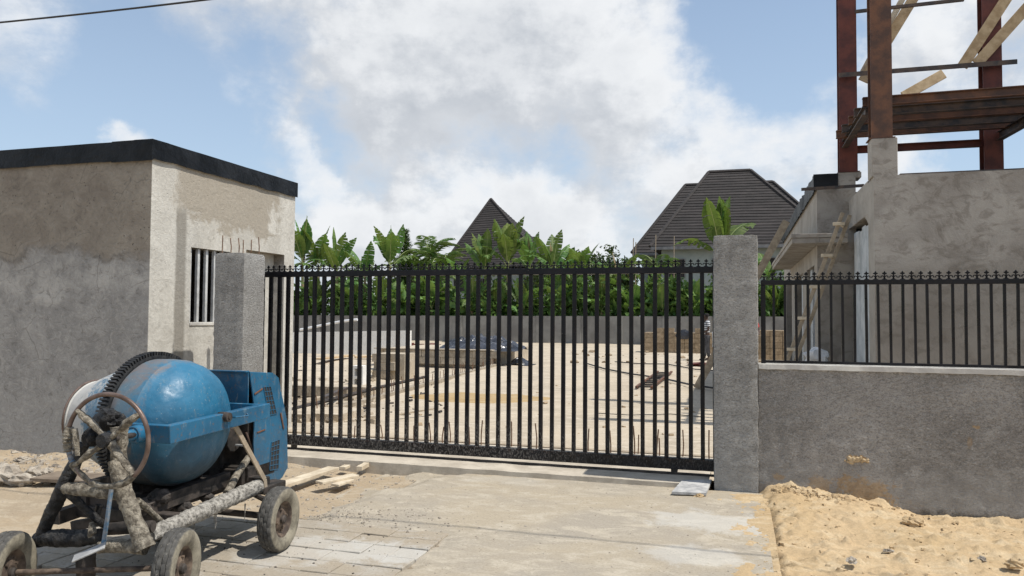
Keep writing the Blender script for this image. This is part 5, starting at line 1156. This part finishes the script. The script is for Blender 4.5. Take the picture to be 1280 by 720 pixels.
# ------------------------------------------------------------------ banana plants and other greenery
def leaf_mesh(e0, bend, width, seed, tears=.5, fold=.35, mat='banana', n=13):
    """leaf of length 1 from the origin, rising at e0 degrees and bending over by bend degrees; torn into strips"""
    r = random.Random(seed); m_ = MB(); pts = []; p = Vector((0, 0, 0)); a = math.radians(e0); st = 1/(n+2)
    pts.append((p.copy(), a))
    for i in range(n+2):
        p = p + Vector((math.cos(a), 0, math.sin(a)))*st; a -= math.radians(bend)/(n+2)*(.4+1.2*i/(n+2)); pts.append((p.copy(), a))
    def wd(f): return width*max(.05, (1 - abs(2*f**.9-1)**3.2))*(.82+.18*math.sin(PI*f)) if 0 < f < 1 else .012
    for sg in (-1, 1):
        drop = 0; i = 2
        while i < n+2:
            # strip between i and i+1; now and then a tear makes the next ones hang lower
            if r.random() < tears: drop = r.uniform(0, .9)
            f0, f1 = (i-2)/n, (i-1)/n
            (p0, a0_), (p1, a1_) = pts[i], pts[i+1]; w0, w1 = wd(f0+.02), wd(f1)
            up0 = Vector((-math.sin(a0_), 0, math.cos(a0_))); up1 = Vector((-math.sin(a1_), 0, math.cos(a1_)))
            sh = (p1-p0)*r.uniform(.1, .5); q0 = q1 = None
            row0 = []; row1 = []
            for k in (0, .5, 1):
                el = fold*(1-.6*k) - drop*k*k; y = sg*math.cos(el)*k
                row0.append(p0 + Vector((0, y*w0, 0)) + up0*(math.sin(el)*k*w0) + sh*k*(.5+.5*k)); row1.append(p1 + Vector((0, y*w1, 0)) + up1*(math.sin(el)*k*w1) + sh*k*(.5+.5*k) - (p1-p0)*(.12*k if drop else 0))
            for k in range(2): m_.quad(row0[k], row1[k], row1[k+1], row0[k+1], 0)
            i += 1
    for i in range(len(pts)-1):
        w_ = .012*(1-i/len(pts)*.8); (p0, _), (p1, __) = pts[i], pts[i+1]; m_.bar(p0, p1, w_*1.3, w_, m=1)
    me_o = m_.build('leaf', [M[mat], M['rib']]); me = me_o.data; bpy.data.objects.remove(me_o); return me
LV = {'up': [leaf_mesh(84, 14, .165, 1, .12, .25), leaf_mesh(86, 24, .175, 2, .2, .2), leaf_mesh(78, 34, .18, 3, .25, .3)],
      'mid': [leaf_mesh(74, 60, .165, 4, .4), leaf_mesh(66, 75, .17, 5, .5), leaf_mesh(64, 38, .165, 6, .3, .4)],
      'low': [leaf_mesh(48, 100, .15, 7, .6), leaf_mesh(38, 110, .15, 8, .7, .2), leaf_mesh(55, 120, .145, 9, .6)],
      'furl': [leaf_mesh(88, 6, .035, 10, 0, 1.3, 'bananalight')], 'young': [leaf_mesh(84, 18, .17, 11, .08, .3, 'bananalight'), leaf_mesh(76, 40, .16, 12, .15, .3, 'bananalight')],
      'dry': [leaf_mesh(60, 170, .05, 13, .9, .2, 'dryleaf'), leaf_mesh(86, 12, .05, 14, .6, .9, 'dryleaf')]}
def banana(u, vtop, t, seed, label, kinds='uummmlllf', yb=None, lens=1., stemf=.64):
    r = random.Random(seed); top = T(u, vtop, t); H = top.z; root = thing('banana_plant', (top.x, t, -.1), label, 'banana plant', 'banana plants behind the back wall')
    hs_ = H*stemf; m_ = MB(); m_.tube([(top.x, t, -.1), (top.x+.05, t, hs_*.5), (top.x, t, hs_*1.02)], [.17, .13, .07], 8); m_.build('stem', M['stem'], root)
    Lf = (H - hs_)*1.05*lens; ph = r.uniform(0, 6.3)
    for i, k in enumerate(kinds):
        me = r.choice({'u': LV['up'], 'm': LV['mid'], 'l': LV['low'], 'f': LV['furl'], 'y': LV['young'], 'd': LV['dry']}[k])
        o = bpy.data.objects.new('leaf', me); COL.objects.link(o); o.parent = root
        ph += 2.4 + r.uniform(-.35, .35); s_ = Lf*{'u': 1, 'f': .92, 'y': .93, 'm': 1.05, 'l': 1.0, 'd': .8}[k]*r.uniform(.88, 1.06)
        # leaves of a plantain mostly show broadside: keep half of them near the picture plane
        o.location = Vector((0, 0, hs_*(1 - (.0 if k in 'ufy' else .06*r.random())) + .1)); o.rotation_euler = (r.uniform(-.12, .12), r.uniform(-.12, .12), ph); o.scale = (s_, s_*r.uniform(.95, 1.25), s_)
PL = [(378, 280, 46, 'banana plant tight against the right edge of the gatehouse', 'uuumllfd', 1.1),
 (398, 291, 47, 'tall banana plant with two upright leaves, second from the gatehouse', 'uummlld', 1.1),
 (421, 297, 45.5, 'banana plant with one broad rounded leaf, third from the gatehouse', 'uummlly', 1.1),
 (456, 303, 46.5, 'banana plant whose top leaf leans far to the left', 'mummlll', 1.),
 (487, 286, 46, 'banana plant with a tall narrow top leaf beside the conifer', 'uuummlf', 1.05),
 (517, 312, 49, 'low banana plant between the conifer and the pyramid roof', 'mmlllmm', .9),
 (573, 312, 46, 'banana plant in front of the left slope of the pyramid roof', 'ymmllll', .9),
 (606, 290, 45.6, 'banana plant right below the tip of the pyramid roof', 'uummlly', 1.),
 (634, 277, 45.4, 'tallest pale green banana plant on the right slope of the pyramid roof', 'yyuuymmlld', 1.1),
 (662, 286, 47, 'dark banana plant right of the tallest pale green one', 'uumlld', 1.),
 (690, 291, 46, 'banana plant with two leaves leaning right, beside the low hipped roof', 'mmuumld', 1.),
 (712, 306, 47, 'small banana plant with a bright furled leaf', 'fymmll', .9),
 (729, 297, 46, 'banana plant with a dark top leaf leaning right, before the gap in the roofs', 'muymml', .9),
 (771, 300, 46, 'banana plant with a brown withered leaf standing upright', 'dmmllld', .9),
 (806, 325, 46, 'low banana plant at the left corner of the large roof', 'lllmml', .9),
 (845, 326, 47, 'low drooping banana plant under the eave of the large roof', 'lllllm', .9),
 (899, 249, 45.3, 'big banana plant standing out above the tall right pillar', 'uyuuymml', 1.12),
 (925, 296, 46, 'banana plant half hidden by the tall right pillar', 'mmmlll', 1.),
 (958, 296, 47, 'banana plant between the tall pillar and the canopy', 'lmlmll', 1.),
 (985, 330, 47, 'low banana plant behind the canopy of the unfinished building', 'mmllll', .9)]
for k, (u, v, t, lb, kinds, ln) in enumerate(PL): banana(u, v, t, 100+k*7, lb, kinds, lens=ln)
# second row, lower, seen between the bars
for k, (u, v) in enumerate(((396, 345), (442, 350), (474, 342), (540, 346), (590, 345), (622, 350), (655, 345), (700, 352), (752, 348), (790, 352), (828, 350), (868, 346), (968, 350))):
    banana(u, v, 44.9+.2*(k % 2), 300+k*5, ['low banana sucker behind the first bars beside the gatehouse', 'low banana sucker under the broad rounded leaf', 'low banana sucker under the leaning top leaf', 'low banana sucker under the feathery palms', 'low banana sucker at the left foot of the pyramid roof', 'low banana sucker below the tallest pale green plant', 'low banana sucker right below the low hipped roof', 'low banana sucker below the small plant with the furled leaf', 'low banana sucker in the gap between the roofs', 'low banana sucker below the withered brown leaf', 'low banana sucker at the left corner under the large roof', 'low banana sucker just left of the tall right pillar', 'low banana sucker seen through the fence beside the pillar'][k], 'yyumml', lens=1.05, stemf=.50)
def foliage(m_, c, rad, n, size, r, noise_sc=.9, thr=.40, up=.3, seed=0):
    """leaf sized faces spread through an uneven crown volume, with gaps"""
    c = Vector(c); k = 0; tries = 0
    while k < n and tries < n*8:
        tries += 1
        d = Vector((r.gauss(0, 1), r.gauss(0, 1), r.gauss(0, 1))).normalized()*(r.random()**.40)
        p = Vector((d.x*rad[0], d.y*rad[1], d.z*rad[2]))
        if mn.noise((p+c)*noise_sc + Vector((seed, 0, 0)))*.5+.5 < thr + .12*d.length: continue
        p += c; s_ = size*r.uniform(.6, 1.3); nv = Vector((r.gauss(0, 1), r.gauss(0, 1), r.gauss(0, 1)+up)).normalized(); x = nv.orthogonal().normalized(); y = nv.cross(x); a = r.uniform(0, 6.3); x, y = x*math.cos(a)+y*math.sin(a), y*math.cos(a)-x*math.sin(a)
        m_.quad(p - x*s_, p - y*s_*.42 + nv*s_*.1, p + x*s_, p + y*s_*.42 + nv*s_*.1); k += 1
r = random.Random(5); m_ = MB()
for i in range(92):
    x = -34 + 39*i/91 + r.uniform(-.3, .3); foliage(m_, (x, r.uniform(44.9, 47.5), r.uniform(1.3, 2.7)), (1.05, .8, r.uniform(1.3, 2.3)), 380, .17, r, 1.2, .36, seed=i)
for i in range(70):
    foliage(m_, (-33 + 38*i/69 + r.uniform(-.3, .3), r.uniform(44.6, 45.6), r.uniform(1.2, 3.0)), (.9, .4, 1.2), 45, .42, r, 1.2, .30, up=1.2, seed=i+200)
o = m_.build('undergrowth', M['bush']); o['kind'] = 'stuff'
def tree(u, v, t, rad, hgt, label, n=2600, size=.22, leaf='treeleaf', trunk=.16, lobes=7, seed=1, cat='tree', group=None):
    r = random.Random(seed); top = T(u, v, t); root = thing('tree', (top.x, t, -.2), label, cat, group); zc = top.z - hgt*.5
    m_ = MB(); m_.tube([(top.x, t, -.2), (top.x+.1, t, zc*.6), (top.x, t, zc+.3*hgt)], [trunk, trunk*.7, trunk*.25], 7)
    for k in range(5):
        a = r.uniform(0, 6.3); m_.tube([(top.x, t, zc*.7+.1*k), (top.x+rad*.6*math.cos(a), t+rad*.6*math.sin(a), zc+.15*hgt)], [trunk*.35, trunk*.1], 5)
    m_.build('trunk', M['bark'], root)
    m_ = MB()
    for k in range(lobes):
        a = r.uniform(0, 6.3); q = r.uniform(.15, .6); foliage(m_, (top.x+rad*q*math.cos(a), t+rad*q*math.sin(a), zc + hgt*r.uniform(-.22, .24)), (rad*.5, rad*.5, hgt*.27), n//lobes, size, r, 1.1, .36, seed=seed+k)
    m_.build('crown', M[leaf], root)
tree(712, 307, 62, 2.2, 5, 'dark round tree top behind the banana plants, right of the low hipped roof', seed=3, size=.2)
tree(746, 304, 64, 2.8, 5.2, 'broad dark tree top in the gap between the two roofs', seed=4, size=.2)
tree(775, 317, 60, 2.2, 4.4, 'dark tree top just left of the wide right roof', seed=5, size=.2)
tree(682, 318, 70, 3, 5, 'far tree top half hidden by the banana plant with two leaning leaves', seed=15, size=.2)
tree(540, 322, 54, 2.2, 4.0, 'feathery tree left of the pyramid roof', seed=6, leaf='bush', size=.20, n=1800)
tree(525, 318, 60, 3.0, 5, 'dense tree behind the conifer, left of the pyramid roof', seed=16, leaf='treeleaf', size=.20)
tree(448, 332, 60, 2.8, 4.6, 'tree behind the leaning banana plant at left', seed=17, leaf='treeleaf', size=.20, n=2000)
# conifer
top = T(506, 289, 49); root = thing('conifer', (top.x, 49, -.2), 'slim dark conifer with a pointed tip in the banana row', 'conifer')
m_ = MB(); m_.tube([(top.x, 49, -.2), (top.x, 49, top.z)], [.16, .02], 7); m_.build('trunk', M['bark'], root)
m_ = MB(); r = random.Random(9)
for k in range(4200):
    f = r.random()**.7; z = top.z - f*5.5; rr = (.10 + .85*f**.8)*(1+.25*math.sin(z*6)); a = r.uniform(0, 6.3); q = r.random()**.5*rr; s_ = .14
    p = Vector((top.x+q*math.cos(a), 49+q*math.sin(a), z)); dn = Vector((math.cos(a), math.sin(a), .7)).normalized(); x = Vector((-math.sin(a), math.cos(a), 0)); m_.quad(p, p + dn*s_ - x*.04, p + dn*s_*1.7, p + dn*s_ + x*.04)
m_.build('crown', M['treeleaf'], root)
# palms / feather fronds
def frond_mesh(seed):
    r = random.Random(seed); m_ = MB(); n = 22; p = Vector((0, 0, 0)); a = math.radians(72); P = []
    for i in range(n+1): P.append((p.copy(), a)); p = p + Vector((math.cos(a), 0, math.sin(a)))/n; a -= math.radians(105)/n
    for i in range(n):
        m_.bar(P[i][0], P[i+1][0], .012, .010, m=1)
        if i > 2:
            for sg in (-1, 1):
                l = .27*math.sin(PI*(i/n)**.7*.93)**.6; d = (P[i+1][0]-P[i][0]).normalized(); dr = (d*.55 + Vector((0, sg*.8, -.28 + r.uniform(-.15, .1)))).normalized(); q = P[i][0]; m_.quad(q, q + dr*l*.5 + Vector((0, 0, .014)), q + dr*l, q + dr*l*.5 - Vector((0, 0, .014)) - d*.012)
    o = m_.build('frond', [M['bush'], M['rib']]); me = o.data; bpy.data.objects.remove(o); return me
FR = [frond_mesh(1), frond_mesh(2)]
for u, v, t, L_, lb in ((536, 305, 50, 3.0, 'palm with feathery fronds left of the pyramid roof'), (553, 318, 50, 2.6, 'palm with feathery fronds against the left roof edge'), (515, 318, 49, 2.8, 'palm frond clump right of the conifer'), (760, 338, 50, 2.2, 'palm clump low between the two roofs'), (820, 322, 50, 2.4, 'palm clump under the left eave of the large roof')):
    top = T(u, v, t); hz = top.z - L_*.42; root = thing('palm', (top.x, t, -.2), lb, 'palm'); m_ = MB(); m_.tube([(top.x, t, -.2), (top.x, t, hz)], [.16, .12], 8); m_.build('trunk', M['bark'], root); r = random.Random(u)
    for k in range(12):
        o = bpy.data.objects.new('frond', FR[k % 2]); COL.objects.link(o); o.parent = root; s_ = L_*r.uniform(.75, 1.05); o.location = (0, 0, hz+.2); o.scale = (s_, s_, s_); o.rotation_euler = (r.uniform(-.2, .2), r.uniform(-.5, .35), k*2.4)

# ------------------------------------------------------------------ people
def skin_mesh(name, V, E, R, mat, parent, sub=2, rootv=0):
    me = bpy.data.meshes.new(name); me.from_pydata([tuple(v) for v in V], E, []); o = bpy.data.objects.new(name, me); COL.objects.link(o); o.parent = parent
    sk = o.modifiers.new('skin', 'SKIN'); me.materials.append(mat)
    if not me.skin_vertices: 
        me.attributes.new  # layer is made by the modifier
    for i, s_ in enumerate(me.skin_vertices[0].data): s_.radius = (R[i], R[i]) if not isinstance(R[i], tuple) else R[i]; s_.use_root = (i == rootv)
    sk.use_smooth_shade = True; sb = o.modifiers.new('sub', 'SUBSURF'); sb.levels = sub; sb.render_levels = sub; return o
def person(loc, face, label, shirt, legm, pose=0):
    root = thing('person', loc, label, 'person'); root.rotation_euler = (0, 0, face)
    # skeleton, facing +Y; one vertex per joint
    V = [(0, 0, .95), (0, .0, 1.10), (0, .0, 1.28), (0, -.01, 1.41), (0, .01, 1.50), (0, .025, 1.58), (0, .02, 1.66), (0, .012, 1.70)]
    E = [(0,1),(1,2),(2,3),(3,4),(4,5),(5,6),(6,7)]; R = [(.13,.10), (.125,.09), (.145,.10), (.08,.07), .052, (.072,.088), (.078,.092), (.05,.06)]
    V.append((0, .115, 1.60)); E.append((5, 8)); R.append(.018)                         # nose
    for sg in (-1, 1):
        b = len(V)
        V += [(sg*.10, 0, .88), (sg*.115, .03+.03*sg, .50), (sg*.12, -.01+.03*sg, .09), (sg*.13, .13+.03*sg, .035)]; E += [(0, b), (b, b+1), (b+1, b+2), (b+2, b+3)]; R += [.085, .055, .038, (.04, .028)]
        b = len(V)
        if sg < 0 or pose: A_ = [(sg*.19, -.01, 1.40), (sg*.25, .02, 1.12), (sg*.17, .22, 1.02)]; hd = Vector((-sg*.35, .93, -.1)).normalized()
        else: A_ = [(sg*.19, -.01, 1.40), (sg*.25, -.02, 1.11), (sg*.24, .05, .86)]; hd = Vector((0, .15, -1)).normalized()
        V += A_; E += [(3, b), (b, b+1), (b+1, b+2)]; R += [.052, .040, .027]
        wr = Vector(A_[-1]); V.append(wr + hd*.075); E.append((b+2, b+3)); R.append((.034, .020)); side = hd.cross(Vector((0, 0, 1)) if abs(hd.z) < .8 else Vector((0, 1, 0))).normalized()
        for k, ln in enumerate((.062, .072, .068, .055)):
            q = len(V); off_ = side*(-.027+.018*k); V += [wr + hd*.098 + off_, wr + hd*(.098+ln*.6) + off_, wr + hd*(.098+ln) + off_ + Vector((0, 0, -.012))]; E += [(b+3, q), (q, q+1), (q+1, q+2)]; R += [.0095, .0085, .007]
        q = len(V); V += [wr + hd*.05 - side*.042, wr + hd*.09 - side*.055]; E += [(b+3, q), (q, q+1)]; R += [.011, .009]
    body = skin_mesh('body', V, E, R, M['skin'], root)
    # clothes follow the same joints
    TV = [(0, 0, .90), (0, 0, 1.10), (0, 0, 1.28), (0, -.01, 1.43), (-.19, -.01, 1.41), (.19, -.01, 1.41), V[0] and (-.235, .005, 1.22), (.235, -.015, 1.22)]
    skin_mesh('shirt', TV, [(0,1),(1,2),(2,3),(3,4),(3,5),(4,6),(5,7)], [(.155,.115), (.15,.11), (.17,.12), (.085,.08), .068, .068, .062, .062], shirt, root)
    skin_mesh('trousers', [(0, 0, .97), (-.10, 0, .87), (-.115, .0, .50), (-.12, -.04, .12), (.10, 0, .87), (.115, .06, .50), (.12, .02, .12)], [(0,1),(1,2),(2,3),(0,4),(4,5),(5,6)], [(.15,.115), .105, .078, .066, .105, .078, .066], legm, root)
    m_ = MB(); n = 10
    for j in range(n//2+2):
        for k in range(2*n): th = PI*j/n*.98; ph = PI*k/n; m_.v.append((.088*math.sin(th)*math.cos(ph), .005+.103*math.sin(th)*math.sin(ph)-.012, 1.655+.095*math.cos(th)))
    for j in range(n//2+1):
        for k in range(2*n): a = j*2*n+k; b = j*2*n+(k+1) % (2*n); m_.face((a, a+2*n, b+2*n, b))
    hr = m_.build('hair', M['hair'], None, smooth='all'); hr.parent = root
    m_ = MB()
    for sg in (-1, 1): m_.box((sg*.12-.045, -.07+.03*sg, 0), (sg*.12+.045, .20+.03*sg, .05))
    sh_ = m_.build('shoes', M['darkiron'], None, bevel=.02); sh_.parent = root
    return root
pp = G(884.5, 447); person(pp, PI*.62, 'person in a striped short sleeved shirt standing beside the tall pillar', M['stripe'], M['trousers'])
q = T(893, 420, pp.y-.1); m_ = MB(); m_.tube([(pp.x+.22, pp.y-.12, 1.06), (pp.x+.28, pp.y-.12, .75), (pp.x+.25, pp.y-.10, .50)], [.03, .07, .05], 8, nz=.3, sub=4); tag(m_.build('white_cloth', M['white'], None, smooth=True, loc=(pp.x+.25, pp.y-.1, .5)), 'white cloth held by the person in the striped shirt', 'cloth')
pq = G(941, 449); person(pq, PI*1.1, 'person in a red top mostly hidden behind the tall pillar', M['red'], M['hair'], 1)
